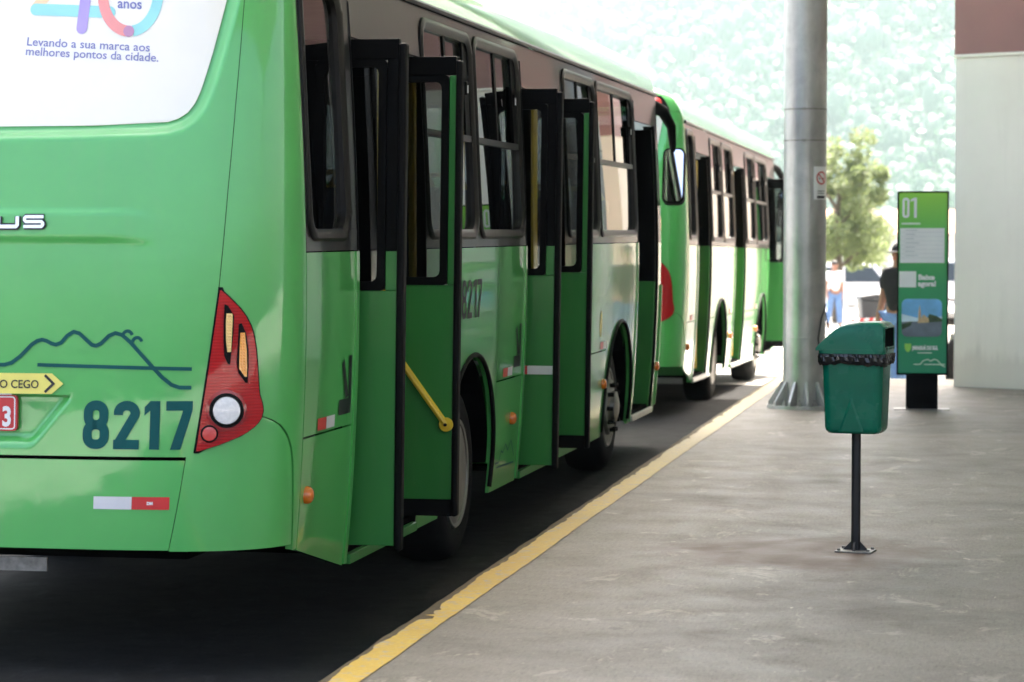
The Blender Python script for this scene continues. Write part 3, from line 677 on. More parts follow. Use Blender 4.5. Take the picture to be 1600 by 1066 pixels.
    # front corner post dark edging
    MB().tube([(hw(z) + .004, L - .005, z) for z in (.34, .66, 1.0, 1.3)], .012, 6).build('corner_bead', 'green', root, smooth=True)
    # ---- inside
    b = MB(); b.box((-1.19, .02, .90), (1.05, L - .05, .97)); b.build('floor', 'inner', root)
    b = MB(); b.box((-1.15, .02, 2.76), (1.15, L - .05, 2.79)); b.build('ceiling', 'inner', root)
    b = MB(); b.box((-1.18, -.02, .6), (1.18, .0, 2.9)); b.build('rear_bulkhead', 'dark', root)
    for d0, d1 in (D1, D2, D3):
        b = MB(); b.box((.72, d0, .335), (1.19, d1, .36)); b.box((.55, d0, .62), (.86, d1, .65)); b.box((.53, d0 - .02, .36), (.55, d1 + .02, .95)); b.build('door_step', 'dark', root)
        b = MB(); b.box((1.195, d0 + .01, .292), (1.225, d1 - .01, .335)); b.build('door_sill', 'alu' if d0 == D3[0] or not hi else 'green_shaded', root, bevel=.004)
    for y in [Y(v) for v in (.7, 2.15, 2.95, 3.75, 4.5, 6.0, 6.8, 7.6, 8.4)]:
        for x in (-.95, -.5) + ((.5, .95) if not any(d0 - .3 < y < d1 + .2 for d0, d1 in (D1, D2, D3)) else ()):
            if not hi and x > 0: continue
            s_ = MB(); s_.box((x - .2, y, 1.33), (x + .2, y + .42, 1.39)); s_.box((x - .05, y + .1, .97), (x + .05, y + .3, 1.33))
            so_ = s_.build('seat', 'seat', root, bevel=.02)
            t_ = MB(); t_.prism([(y - .02, 1.36), (y + .05, 1.36), (y - .04, 1.95), (y - .09, 1.95)], (x - .2, x + .2), 0); t_.build('seat_back', 'seat', so_, bevel=.02)
            g_ = MB(); g_.tube([(x - .16, y - .065, 1.95), (x - .13, y - .065, 2.03), (x + .13, y - .065, 2.03), (x + .16, y - .065, 1.95)], .014, 6); g_.build('grab_rail', 'yellow_rail', so_, smooth=True)
    for d0, d1 in (D1, D2):
        for y in (d0 + .10, d1 - .05):
            MB().tube([(.62, y, .97), (.62, y, 2.77)], .018, 8).build('grab_pole', 'yellow_rail', root, smooth=True)
        MB().tube([(1.14, d1 - .36, .40), (1.14, d1 - .36, 2.5)], .020, 8).build('grab_pole', 'yellow_rail', root, smooth=True)
    # ---- underbody
    b = MB(); b.box((-1.05, .05, .50), (1.05, RWC - .7, .9)); b.box((-.5, RWC - .7, .55), (.5, FWC + .7, .9)); b.box((-1.12, RWC + .72, .36), (.5, FWC - .72, .9)); b.box((-1.1, FWC + .7, .4), (.5, L - .1, .9)); b.build('chassis', 'dark', root)
    for yc in (RWC, FWC): MB().tube([(-1.0, yc, WZc), (1.0, yc, WZc)], .10, 10).build('axle', 'dark', root)
    b = MB(); b.box((-.2, -.30, .385), (.285, -.29, .4395)); b.build('mud_plate', 'bolt', root)
    b = MB(); b.tube([(-.5, .3, .40), (-.5, 1.2, .40)], .07, 10); b.box((-.62, -.3, .36), (-.15, -.02, .44)); b.build('exhaust_guard', 'dark', root)
    # ---- wheels
    for yc, front in ((RWC, False), (FWC, True)):
        for sg in (1, -1):
            xo = sg * 1.16
            wr = .46
            t = MB(); t.lathe([(.285, -.02), (.30, 0), (.34, .008), (.39, .004), (.43, -.012), (.452, -.04), (wr, -.07), (wr, -.22), (.44, -.27), (.30, -.28)], 44, axis='x')
            t.v = [(x * sg + xo, y + yc, z + WZc + .005) for x, y, z in t.v]
            ty = t.build('wheel', 'tyre', root, smooth=True)
            r_ = MB()
            if front: pr = [(.292, -.005), (.285, .006), (.268, .002), (.258, -.045), (.22, -.05), (.20, .02), (.115, .03), (.11, .06), (.06, .075), (.001, .08)]
            else: pr = [(.292, -.005), (.285, .006), (.268, .002), (.255, -.06), (.235, -.14), (.13, -.15), (.125, -.07), (.05, -.05), (.001, -.05)]
            r_.lathe(pr, 44, axis='x'); r_.v = [(x * sg + xo, y + yc, z + WZc + .005) for x, y, z in r_.v]
            ro = r_.build('rim', 'steel', ty, smooth=True)
            nb_ = MB()
            for i in range(10):
                a = 2 * math.pi * i / 10; cy, cz = yc + .168 * math.cos(a), WZc + .168 * math.sin(a); x0 = xo + sg * (.02 if front else -.15)
                nb_.tube([(x0, cy, cz), (x0 + sg * .045, cy, cz)], [.018, .016], 6)
            nb_.build('wheel_nuts', 'black' if front else 'steel', ty, smooth=True)['kind'] = 'stuff'
    # ---- marker lamps
    for y, z in ((.085, .667), (Y(4.30), .667), (FWC - AR - .09, .667), (L - .07, .65)):
        mk = MB(); mk.lathe([(.036, -.01), (.036, .012), (.03, .024), (.018, .031), (.001, .033)], 18, (hw(z), y, z), 'x'); mk.build('marker_lamp', 'marker', root, smooth=True)
    # ---- side tape and marks
    md_ = lambda x, y: (hw(y) + .0035, x, y)
    for y in (.20, RWC + AR + .16, FWC - AR - .30):
        decal([rectgrid(y, y + .13, .915, .965, 2, 1)], md_, 'reflective_tape', 'taper', root)
        decal([rectgrid(y + .132, y + .26, .915, .965, 2, 1)], md_, 'reflective_tape', 'tapew', root)
    if hi:
        decal(number('8217', 2.86, 1.275, .115, .20, .03, .02), md_, 'fleet_number', 'ink', root)
        for y0 in (.52, 4.28):
            decal([poly([(y0, .955), (y0 + .19, .955), (y0 + .19, 1.02), (y0, 1.02)]), poly([(y0 + .145, 1.02), (y0 + .19, 1.02), (y0 + .19, 1.20), (y0 + .145, 1.20)]), poly([(y0 + .03, 1.17), (y0 + .065, 1.19), (y0 + .145, 1.03), (y0 + .10, 1.02)])], md_, 'arrow_mark', 'ink', root)
        sh = [(3.92, .44), (4.02, .44), (4.07, .50), (4.12, .485), (4.18, .53), (4.25, .49), (4.33, .54), (4.45, .44)]
        decal([stroke(sh, .010), stroke([(3.97, .415), (4.46, .405)], .010)], md_, 'mountain_line_emblem', 'teal', root)
        decal([disc(7.33, 1.09, .045, 20, .09)], md_, 'round_badge', 'sign_y', root)
    # ---- doors
    def leaf(name, y, ny_, x_out, inner_face, tape=False, rail=False, w_=.56):
        """one leaf turned at right angles to the side; ny_ is the face turned to the rear (-1)"""
        lean = lambda z: x_out + (.014 * (z - 1.4))
        def slab(a0, a1, z0, z1, t0, t1, nm, m, par=root, bev=.004):
            b = MB(); P4 = [(lean(z0) - a1, z0), (lean(z0) - a0, z0), (lean(z1) - a0, z1), (lean(z1) - a1, z1)]
            b.prism([(p[0], p[1]) for p in P4], (y + t0, y + t1), 1); return b.build(nm, m, par, bevel=bev)
        th = .018
        if not inner_face:
            d = slab(.034, w_, .366, 1.47, -th, th, name, 'green_shaded')
            slab(.034, .085, 1.4705, 1.64, -th, th, 'door_stile', 'green_shaded', d); slab(.034, .085, 1.6405, 2.50, -th, th, 'door_stile', 'door_black', d)
            slab(.0, .0335, .345, 2.53, -.03, .03, 'edge_rubber', 'black', d, .01)
            g0, g1, e = .085, .40, .0335
        else:
            d = slab(.03, w_, .45, 1.47, -th, th, name, 'green_shaded')
            slab(.03, .062, 1.4705, 2.46, -th, th, 'door_stile', 'green_shaded', d); slab(.03, w_, .37, .4495, -.012, .012, 'sweep_brush', 'black', d, 0)
            slab(.0, .0295, .37, 2.53, -.03, .03, 'edge_rubber', 'black', d, .01)
            g0, g1, e = .062, .40, .0295
        slab(e + .0005, w_, 2.462, 2.55, -th - .002, th + .002, 'top_rail', 'door_black', d)
        out = rr2(g0 + .0005, g1, 1.4705, 2.4615, .02, 3); inn = rr2(g0 + .036, g1 - .036, 1.508, 2.43, .03, 3); nn = len(out)
        fb = MB(); fb.add([(lean(p[1]) - p[0], y - .026, p[1]) for p in out] + [(lean(p[1]) - p[0], y - .026, p[1]) for p in inn] + [(lean(p[1]) - p[0], y + .026, p[1]) for p in inn] + [(lean(p[1]) - p[0], y + .026, p[1]) for p in out],
                         [(j * nn + i, j * nn + (i + 1) % nn, ((j + 1) % 4) * nn + (i + 1) % nn, ((j + 1) % 4) * nn + i) for j in range(4) for i in range(nn)])
        fb.build('window_rubber', 'door_black', d)
        slab(g0 + .03, g1 - .03, 1.50, 2.44, -.003, .003, 'pane', 'door_glass', d, 0)
        slab(g1, w_, 1.4705, 2.4615, -th, th, 'door_stile', 'door_black', d)
        if tape:
            for a0, a1, m in ((.036, .185, 'tapew'), (.186, .24, 'taper')): slab(a0, a1, .895, .945, -th - .003, -th - .0005, 'reflective_tape', m, d, 0)
        if rail:
            p0, p1 = (x_out - .33, y - .05, 1.18), (x_out - .06, y - .05, .81)
            rb = MB(); rb.tube([(p0[0], y - .02, p0[2]), p0, p1], .017, 8); q = Vector(p1); dv = (Vector(p1) - Vector(p0)).normalized()
            rb.lathe([(.001, -.062), (.030, -.060), (.034, -.055), (.034, -.043), (.030, -.038), (.001, -.036)], 20, (q.x, y, q.z), 'y')
            ho = rb.build('hand_rail', 'yellow_rail', d, smooth=True, bevel=.004)
            MB().tube([(q.x, y - .075, q.z), (q.x, y - .015, q.z)], .008, 8).build('rail_bolt', 'black', ho)
        return d
    if doors_open:
        XO = 1.447
        leaf('door_leaf', D1[0] + .10, -1, XO, False)
        leaf('door_leaf', D1[1] - .05, -1, XO, True, rail=True)
        leaf('door_leaf', D2[0] + .10, -1, XO, False, tape=True)
        leaf('door_leaf', D2[1] - .05, -1, XO, True)
        shut = [D3]
    else: shut = [D1, D2]
    for d0, d1 in shut:
        zm = 1.33 if doors_open else 1.64
        # leaves swung inwards, square to the side: the far one closes the view through the doorway
        for y in (d0 + .05, d1 - .06):
            xo = lambda z: hw(z) - .012
            o = MB(); zz = [.34 + (zm - .34) * i / 8 for i in range(9)]
            o.prism([(xo(z), z) for z in zz] + [(.68, zm), (.68, .34)], (y - .018, y + .018), 1); o = o.build('door_leaf', 'green_shaded', root, bevel=.003)
            u = MB(); zz = [zm + .001 + (DT - .03 - zm) * i / 6 for i in range(7)]
            u.prism([(xo(z), z) for z in zz] + [(.68, DT - .03), (.68, zm + .001)], (y - .017, y + .017), 1); u.build('upper_panel', M['dark_glass'], o, bevel=.003)
    if not doors_open:
        leaf('door_leaf', D3[0] + .75, -1, 1.45, True)
        leaf('door_leaf', D3[1] - .04, -1, 1.50, False)
    for d0, d1 in (D1, D2, D3):
        for y in (d0 - .026, d1 + .0):
            if y == d0 - .026: side_patch(y - .022, y + .024, .30, 1.64, 1, 14, .05, 1, .008).build('door_post', 'green', root, smooth=True)
            side_patch(y - .004 if y > d0 else y + .016, y + .012 if y > d0 else y + .03, .30, DT, 1, 16, .09, 1, .004).build('door_seal', 'black', root, smooth=True)
    # ---- mirror
    MB().tube([(1.10, L - .02, 2.68), (1.18, L + .14, 2.73), (1.25, L + .22, 2.69), (1.31, L + .27, 2.57), (1.32, L + .28, 2.42), (1.32, L + .28, 2.38)], [.05, .055, .05, .04, .03, .018], 10).build('mirror_arm', 'black', root, smooth=True)
    mrot = Matrix.Rotation(R(-13), 3, 'X') @ Matrix.Rotation(R(1), 3, 'Z'); mcen = Vector((1.33, L + .28, 2.17)); mtilt = lambda p: mrot @ (Vector(p) - mcen) + mcen
    mb_ = MB(); pts = rr2(1.24, 1.42, 1.94, 2.40, .05, 5); mb_.prism(pts, (L + .25, L + .33), 1); mb_.v = [mtilt(p) for p in mb_.v]; mo = mb_.build('mirror', 'black', root, smooth=True, bevel=.012)
    mg = MB(); mg.prism(rr2(1.252, 1.408, 1.955, 2.385, .045, 5), (L + .243, L + .2495), 1); mg.v = [mtilt(p) for p in mg.v]; mg.build('mirror_glass', 'mirror', mo)

def lamp_mat():
    m, nt, b = nodes('ribbed_red_lens'); v = objvec(nt)
    wv = nt.nodes.new('ShaderNodeTexWave'); wv.wave_type = 'BANDS'; wv.bands_direction = 'Z'; wv.inputs['Scale'].default_value = 26
    wv.inputs['Distortion'].default_value = 0.4; nt.links.new(v, wv.inputs['Vector'])
    r = ramp(nt, wv.outputs[0], [(0, (0.36, 0.002, 0.004)), (1, (0.46, 0.003, 0.005))]); nt.links.new(r.outputs[0], b.inputs['Base Color'])
    bp = nt.nodes.new('ShaderNodeBump'); bp.inputs['Strength'].default_value = 0.25; bp.inputs['Distance'].default_value = 0.003
    nt.links.new(wv.outputs[0], bp.inputs['Height']); nt.links.new(bp.outputs[0], b.inputs['Normal'])
    b.inputs['Roughness'].default_value = 0.35; b.inputs['Specular IOR Level'].default_value = 0.2; b.inputs['Coat Weight'].default_value = 0.5; b.inputs['Coat Roughness'].default_value = 0.03
    return m
M['lamp_ribbed'] = lamp_mat()
M['dark_glass'] = mat('smoked_door_glass', (0.003, 0.003, 0.003), 0.35, var=0.1, spec=0.06)

bus = thing('city_bus', 'green city bus with open doors and fleet number 8217 in the foreground', 'bus', (-3.997, 9.55, -0.164), 0, 'city buses at the platform')
build_bus(bus, 1.0, True, True)
bus2 = thing('city_bus', 'green city bus ahead of the nearer one, red lamp at its rear top corner', 'bus', (-3.02 - 1.235, 23.65, ground_z(23.65) - 0.012), 0, 'city buses at the platform')
bus2.rotation_euler = (R(-0.66), 0, 0)
build_bus(bus2, 0.89, False, False)

# ------------------------------------------------------------------ station: column, canopy, wall
def column_mat():
    m, nt, b = nodes('galvanised_column'); v = objvec(nt)
    n = noise(nt, 3, 8, 0.62, v, 0.4); n2 = noise(nt, 1.4, 6, 0.6, objvec(nt, (5, 5, 0.8)))
    c = ramp(nt, n.outputs[0], [(0.3, (0.34, 0.335, 0.33)), (0.7, (0.54, 0.53, 0.52))]).outputs[0]
    c = mix(nt, 0.5, c, ramp(nt, n2.outputs[0], [(0.35, (0.62, 0.6, 0.56)), (0.6, (1, 1, 1))]).outputs[0], 'MULTIPLY')
    nt.links.new(c, b.inputs['Base Color']); b.inputs['Roughness'].default_value = 0.36; b.inputs['Metallic'].default_value = 0.45
    return m
M['column'] = column_mat()
M['plaster'] = mat('white_wall_paint', (0.90, 0.855, 0.775), 0.55, var=0.05, vscale=1.2, bump=0.12, bscale=25)
def plaster_mat():
    m, nt, b = nodes('white_wall_paint'); v = objvec(nt); n = noise(nt, 1.1, 7, 0.62, v); n2 = noise(nt, 2.0, 8, 0.65, objvec(nt, (3, 3, 0.35))); n3 = noise(nt, 22, 4, 0.6, v)
    c = ramp(nt, n.outputs[0], [(0.3, (0.85, 0.79, 0.69)), (0.65, (0.91, 0.85, 0.75))]).outputs[0]
    c = mix(nt, ramp(nt, n2.outputs[0], [(0.52, (0, 0, 0)), (0.72, (0.09,) * 3)]).outputs[0], c, (0.45, 0.41, 0.34))
    sep = nt.nodes.new('ShaderNodeSeparateXYZ'); nt.links.new(v, sep.inputs[0]); ad = nt.nodes.new('ShaderNodeMath'); ad.operation = 'MULTIPLY_ADD'; ad.inputs[1].default_value = -0.5
    nt.links.new(n2.outputs[0], ad.inputs[0]); nt.links.new(sep.outputs[2], ad.inputs[2])
    c = mix(nt, ramp(nt, ad.outputs[0], [(0.0, (0.3,) * 3), (0.12, (0.08,) * 3), (0.5, (0, 0, 0))]).outputs[0], c, (0.30, 0.26, 0.20))
    nt.links.new(c, b.inputs['Base Color']); b.inputs['Roughness'].default_value = 0.5
    bp = nt.nodes.new('ShaderNodeBump'); bp.inputs['Strength'].default_value = 0.2; bp.inputs['Distance'].default_value = 0.006
    nt.links.new(n3.outputs[0], bp.inputs['Height']); nt.links.new(bp.outputs[0], b.inputs['Normal']); return m
M['plaster'] = plaster_mat()
M['shade_beige'] = mat('shade_block_beige', (0.30, 0.26, 0.20), 0.7, var=0.08, vscale=1)
M['cream'] = mat('cream_wall_paint', (0.72, 0.60, 0.48), 0.6, var=0.06, vscale=1)
M['maroon'] = mat('maroon_wall_paint', (0.29, 0.135, 0.12), 0.5, var=0.06, vscale=2)
M['roof_white'] = mat('white_canopy_steel', (0.66, 0.66, 0.65), 0.5, var=0.05, vscale=2)

ZT = 6.6
c = thing('steel_column', 'grey round steel column standing on a bolted ribbed base plate', 'column', (-1.774, 22.18, 0))
b = MB(); b.lathe([(.188, .03), (.188, ZT)], 48); b.build('shaft', 'column', c, smooth=True)
b = MB(); b.lathe([(.325, .0), (.325, .028)], 40); b.build('base_plate', 'column', c, smooth=True, bevel=.003)
for i in range(12):
    a = 2 * math.pi * (i + .35) / 12
    g = MB(); g.prism([(.186, .0285), (.315, .0285), (.315, .06), (.20, .235), (.186, .235)], (-.011, .011), 1)
    o = g.build('gusset', 'column', c, bevel=.002); o.rotation_euler = (0, 0, a)
    a += math.pi / 12
    g = MB(); g.tube([(.265, 0, .0285), (.265, 0, .055)], .022, 6); g.tube([(.265, 0, .0551), (.265, 0, .085)], .011, 8); o = g.build('anchor_bolt', 'bolt', c); o.rotation_euler = (0, 0, a)
for z in (2.36, 2.635):
    g = MB(); g.lathe([(.1895, z - .006), (.193, z - .006), (.193, z + .006), (.1895, z + .006)], 40); g.box((-.01, -.206, z - .01), (.02, -.19, z + .01)); g.build('strap', 'bolt', c, smooth=True)
g = MB(); g.lathe([(.1885, .62), (.1905, .622), (.1905, .628), (.1885, .63)], 40); g.v = [p for p in g.v]; g.build('weld_seam', 'column', c, smooth=True)
b = MB(); b.tube([(.188, -.02, .92), (.185, -.07, .88), (.16, -.13, .80), (.135, -.17, .62), (.15, -.19, .5), (.185, -.2, .43), (.22, -.19, .41), (.24, -.17, .45), (.235, -.14, .6), (.19, -.05, .85)], .006, 6)
tag(b.build('loose_cable', 'black', loc=(-1.774, 22.18, 0), smooth=True), 'thin dark cable looping off the side of the grey steel column', 'cable')

sg_ = thing('no_smoking_sign', 'small white no smoking sign strapped to the right of the column', 'sign', (-1.774, 22.18, 1.84))
sg_.rotation_euler = (0, 0, R(52))
b = MB()
for i in range(9):
    a = R(-90 + (i - 4) * 6.0); b.v += [(.193 * math.cos(a), .193 * math.sin(a), 0), (.193 * math.cos(a), .193 * math.sin(a), .29), (.190 * math.cos(a), .190 * math.sin(a), 0), (.190 * math.cos(a), .190 * math.sin(a), .29)]
for i in range(8): b.f += [(4 * i, 4 * i + 4, 4 * i + 5, 4 * i + 1), (4 * i + 2, 4 * i + 3, 4 * i + 7, 4 * i + 6), (4 * i, 4 * i + 2, 4 * i + 6, 4 * i + 4), (4 * i + 1, 4 * i + 5, 4 * i + 7, 4 * i + 3)]
b.f += [(0, 1, 3, 2), (32, 34, 35, 33)]
b.build('sign_plate', 'white', sg_, smooth=True)
cyl = lambda h: (lambda x, y: ((.193 + h) * math.cos(R(-90) + x / .193), (.193 + h) * math.sin(R(-90) + x / .193), y))
circ = [(.052 * math.cos(R(a)), .19 + .052 * math.sin(R(a))) for a in range(0, 360, 12)]
decal([stroke([(-.03, .185), (.03, .185)], .012), stroke([(-.045, .075), (.045, .075)], .006), stroke([(-.045, .055), (.045, .055)], .006), stroke([(-.05, .022), (.05, .022)], .022)], cyl(.0015), 'sign_print', 'ink', sg_)
decal([stroke(circ, .012, True, .02), stroke([(-.036, .226), (.036, .154)], .011, step=.02)], cyl(.003), 'prohibition_ring', 'taper', sg_)

cn = thing('platform_canopy', 'white steel canopy roof high over the platform', 'canopy', (0, 0, 0))
X0, X1, Y0, Y1 = -2.5, 13.0, -2.0, 30.3
b = MB()
n = 80; vs = []
for i in range(n * 2 + 1):
    x = X0 + (X1 - X0) * i / (n * 2); z = ZT + .30 + (.03 if i % 4 in (1, 2) else 0)
    vs += [(x, Y0, z), (x, Y1, z)]
b.add(vs, [(2 * i, 2 * i + 2, 2 * i + 3, 2 * i + 1) for i in range(n * 2)]); b.build('roof_sheeting', 'roof_white', cn, fix=False)
for i in range(12):
    y = Y0 + .3 + (Y1 - Y0 - .6) * i / 11
    b = MB(); b.box((X0 + .1, y - .06, ZT + .02), (X1 - .1, y + .06, ZT + .29)); b.build('beam', 'roof_white', cn)
for x in (-1.774, 4.5, 11.5):
    b = MB(); b.box((x - .09, Y0 + .1, ZT - .28), (x + .09, Y1 - .1, ZT + .018)); b.build('girder', 'roof_white', cn)
for a_, b_ in (((X0, Y0 - .06, ZT), (X1, Y0 - .002, ZT + .5)), ((X0, Y1 + .002, ZT), (X1, Y1 + .06, ZT + .5)), ((X0 - .06, Y0, ZT), (X0 - .002, Y1, ZT + .5)), ((X1 + .002, Y0, ZT), (X1 + .06, Y1, ZT + .5))):
    b = MB(); b.box(a_, b_); b.build('fascia', 'roof_white', cn)
for y in (-1.0, 12.0, 25.0):
    b = MB(); b.lathe([(.15, 0.0), (.15, ZT - .281)], 24, (11.5, y, 0)); b.build('post', 'column', cn, smooth=True)

wl = thing('station_building', 'white painted station block with a maroon band along its top', 'building', (-0.537, 25.5, 0), R(-27))
b = MB(); b.box((0, 0, 0), (9, 5.5, 3.295)); b.build('wall', 'plaster', wl)
b = MB(); b.box((-.02, -.02, 3.297), (9.02, 5.52, 3.33)); b.build('ledge', 'plaster', wl, bevel=.005)
b = MB(); b.box((-.012, -.012, 3.332), (9.012, 5.512, 4.6)); b.build('band', 'maroon', wl)
b = MB(); b.box((-.05, -.05, 4.602), (9.05, 5.55, 4.75)); b.build('coping', 'plaster', wl)

b = MB(); b.box((4.6, 10.0, 0), (9.0, 21.3, 4.4)); ca, sa = math.cos(R(27)), math.sin(R(27))
b.v = [((x + .537) * ca - (y - 25.5) * sa, (x + .537) * sa + (y - 25.5) * ca, z) for x, y, z in b.v]; b.build('unseen_shade_block', 'shade_beige', wl)  # unseen block added to keep light off the middle of the platform
w2 = thing('station_annexe', 'long white block with maroon band behind the station wall, seen reflected in the far bus', 'building', (-0.45, 33.0, ground_z(33)))
b = MB(); b.box((0, 0, -.3), (7, 34, 3.4)); b.build('wall', 'cream', w2)
b = MB(); b.box((-.012, -.012, 3.402), (7.012, 34.012, 4.9)); b.build('band', 'maroon', w2)

# ------------------------------------------------------------------ litter bin
M['bin_green'] = mat('green_bin_plastic', (0.001, 0.135, 0.078), 0.26, var=0.15, vscale=5, bump=0.05, bscale=30, rvar=0.06, spec=0.3)
M['bag'] = mat('black_bag_film', (0.008, 0.008, 0.009), 0.22, var=0.3, spec=0.6)
M['post_black'] = mat('black_post_paint', (0.012, 0.012, 0.013), 0.5, var=0.3, vscale=20)
bn = thing('litter_bin', 'dark green plastic litter bin with hooded lid on a black post', 'bin', (-0.722, 12.22, 0), R(-9))
def ringpts(hx, hy, r, n=10): return rr2(-hx, hx, -hy, hy, r, n)
b = MB(); NZ = 26; base = None
for j in range(NZ + 1):
    t = j / NZ; z = .584 + .392 * t
    k = 1.0 if t > .08 else .90 + .10 * math.sqrt(max(0, 1 - (1 - t / .08) ** 2))
    hx, hy = (.137 + .014 * t) * k, (.115 + .012 * t) * k
    for x, y in ringpts(hx, hy, .045, 14) if False else [q for q in ringpts(hx, hy, .045, 8)]:
        b.v.append((x, y, z))
m_ = len(ringpts(.1, .1, .04, 8))
# finer front wall so that the pressed notch has its own edge
b.f = [(j * m_ + i, j * m_ + (i + 1) % m_, (j + 1) * m_ + (i + 1) % m_, (j + 1) * m_ + i) for j in range(NZ) for i in range(m_)] + [tuple(range(m_ - 1, -1, -1))]
bo = b.build('bin_body', 'bin_green', bn, smooth='all')
nb_ = MB()
for side_ in (1,):
    A0, B0, T0 = (-.062, .592), (.062, .592), (0.0, .765)
    f = lambda x, z, o: (x, -(.115 + .012 * (z - .584) / .392) - o, z)
    pts = [A0, (-.012, .735), (-.006, .758), (.006, .758), (.012, .735), B0]
    inn = [(-.050, .594), (-.006, .72), (-.002, .735), (.002, .735), (.006, .72), (.050, .594)]
    nb_.add([f(*p, .0015) for p in pts] + [f(*p, .004) for p in inn], [(i, (i + 1) % 6, 6 + (i + 1) % 6, 6 + i) for i in range(6)] + [tuple(range(6, 12))])
nb_.build('moulded_rib', 'bin_green', bn, smooth=False, bevel=.004)
# lid: hood with a long back slope on one side and the mouth on the other
prof = [(-.184, .985), (-.184, .997), (-.172, 1.012), (-.150, 1.034), (-.115, 1.066), (-.085, 1.090), (-.055, 1.106), (-.02, 1.117), (.05, 1.123), (.125, 1.125), (.150, 1.119), (.163, 1.105), (.166, 1.08), (.168, .985)]
b = MB(); hy = .132; lay = [(-hy, .012), (-hy + .004, .019), (-hy + .014, .024), (-.07, .026), (.07, .026), (hy - .014, .024), (hy - .004, .019), (hy, .012)]
for y, lift in lay:
    for x, z in prof:
        k = (z - .985) / .14
        b.v.append((x * .95 * (1 if abs(y) < hy - .001 else .985), y, z - (.026 - lift) * (1.0 if k > .1 else 0) * min(1, k)))
m_ = len(prof)
b.f = [(j * m_ + i, j * m_ + i + 1, (j + 1) * m_ + i + 1, (j + 1) * m_ + i) for j in range(len(lay) - 1) for i in range(m_ - 1) if not (2 <= j <= 4 and i == m_ - 2)]
b.f += [tuple(range(m_)), tuple((len(lay) - 1) * m_ + i for i in range(m_ - 1, -1, -1))]
lid = b.build('lid', 'bin_green', bn, smooth=True, bevel=.0)
b = MB(); o_ = rr2(-.166, .161, -.136, .136, .04, 6); i_ = rr2(-.152, .15, -.124, .124, .035, 6); n = len(o_)
b.add([(x, y, .972) for x, y in o_] + [(x, y, .992) for x, y in o_] + [(x, y, .992) for x, y in i_] + [(x, y, .972) for x, y in i_], [(j * n + i, j * n + (i + 1) % n, ((j + 1) % 4) * n + (i + 1) % n, ((j + 1) % 4) * n + i) for j in range(4) for i in range(n)])
b.build('lid_rim', 'bin_green', lid, smooth=True)
b = MB(); b.box((.1545, -.105, 1.005), (.158, .105, 1.092)); b.build('mouth_shade', 'dark', lid)  # dark sheet standing in for the shade inside the open mouth
b = MB(); b.box((.146, -.118, .995), (.1615, .118, 1.004)); b.box((.146, -.118, 1.0925), (.161, .118, 1.104)); b.box((.146, -.118, 1.0045), (.161, -.1055, 1.092)); b.box((.146, .1055, 1.0045), (.161, .118, 1.092)); b.build('mouth_frame', 'bin_green', lid, bevel=.003)
b = MB(); b.lathe([(.0225, .0), (.0225, .59)], 20); b.build('post', 'post_black', bn, smooth=True)
b = MB(); b.box((-.09, -.07, 0), (.09, .07, .008)); b.build('base_plate', 'bolt', bn, bevel=.002)
for i in range(4):
    g = MB(); g.prism([(.022, .0085), (.062, .0085), (.022, .05)], (-.004, .004), 1); o = g.build('gusset', 'post_black', bn); o.rotation_euler = (0, 0, R(90 * i))
for x, y in ((-.072, -.052), (.072, -.052), (-.072, .052), (.072, .052)):
    g = MB(); g.tube([(x, y, .0085), (x, y, .018)], .009, 6); g.build('anchor_bolt', 'bolt', bn)
# liner bag folded over the rim
b = MB(); rb = random.Random(11); prs = [(.972, .004), (.970, .014), (.955, .017), (.935, .016), (.916, .007)]
pts0 = rr2(-.152, .153, -.128, .128, .042, 14); n = len(pts0)
dense = []
for i in range(n):
    a_, c_ = Vector(pts0[i]), Vector(pts0[(i + 1) % n]); k = max(1, int((c_ - a_).length / .008))
    dense += [a_ + (c_ - a_) * j / k for j in range(k)]
n = len(dense); wr_ = [rb.gauss(0, 1) for _ in range(n)]; wr_ = [(wr_[i - 1] + wr_[i] + wr_[(i + 1) % n]) / 2 for i in range(n)]
hang = [1.0 + .10 * math.sin(i * .13) * math.sin(i * .05 + 1) + .05 * wr_[i] for i in range(n)]
for j, (z, o) in enumerate(prs):
    for i, p in enumerate(dense):
        d = p.normalized(); e = o + (.0032 * wr_[(i + j * 2) % n] if 0 < j else 0)
        b.v.append((p.x + d.x * e, p.y + d.y * e, .972 - (.972 - z) * max(.35, hang[i])))
b.f = [(j * n + i, j * n + (i + 1) % n, (j + 1) * n + (i + 1) % n, (j + 1) * n + i) for j in range(len(prs) - 1) for i in range(n)]
bag = b.build('bin_liner', 'bag', loc=(-0.722, 12.22, 0)); bag.rotation_euler = (0, 0, R(-9)); tag(bag, 'wrinkled black bag folded out under the lid of the green bin', 'bin bag')

# ------------------------------------------------------------------ information totem
def totem_mat():
    m, nt, b = nodes('green_print_gradient'); v = objvec(nt); sep = nt.nodes.new('ShaderNodeSeparateXYZ'); nt.links.new(v, sep.inputs[0])
    mr = nt.nodes.new('ShaderNodeMapRange'); mr.inputs[1].default_value = .31; mr.inputs[2].default_value = 1.91; nt.links.new(sep.outputs[2], mr.inputs[0])
    r = ramp(nt, mr.outputs[0], [(0.0, (0.006, 0.24, 0.12)), (0.45, (0.018, 0.30, 0.11)), (0.75, (0.07, 0.42, 0.08)), (1.0, (0.28, 0.66, 0.05))])
    nt.links.new(r.outputs[0], b.inputs['Base Color']); b.inputs['Roughness'].default_value = 0.3
    return m
M['totem'] = totem_mat()
M['sky_print'] = mat('blue_sky_print', (0.16, 0.42, 0.72), 0.4, var=0.25, vscale=6)
M['cloud_print'] = mat('pale_sky_print', (0.55, 0.70, 0.82), 0.4, var=0.1)
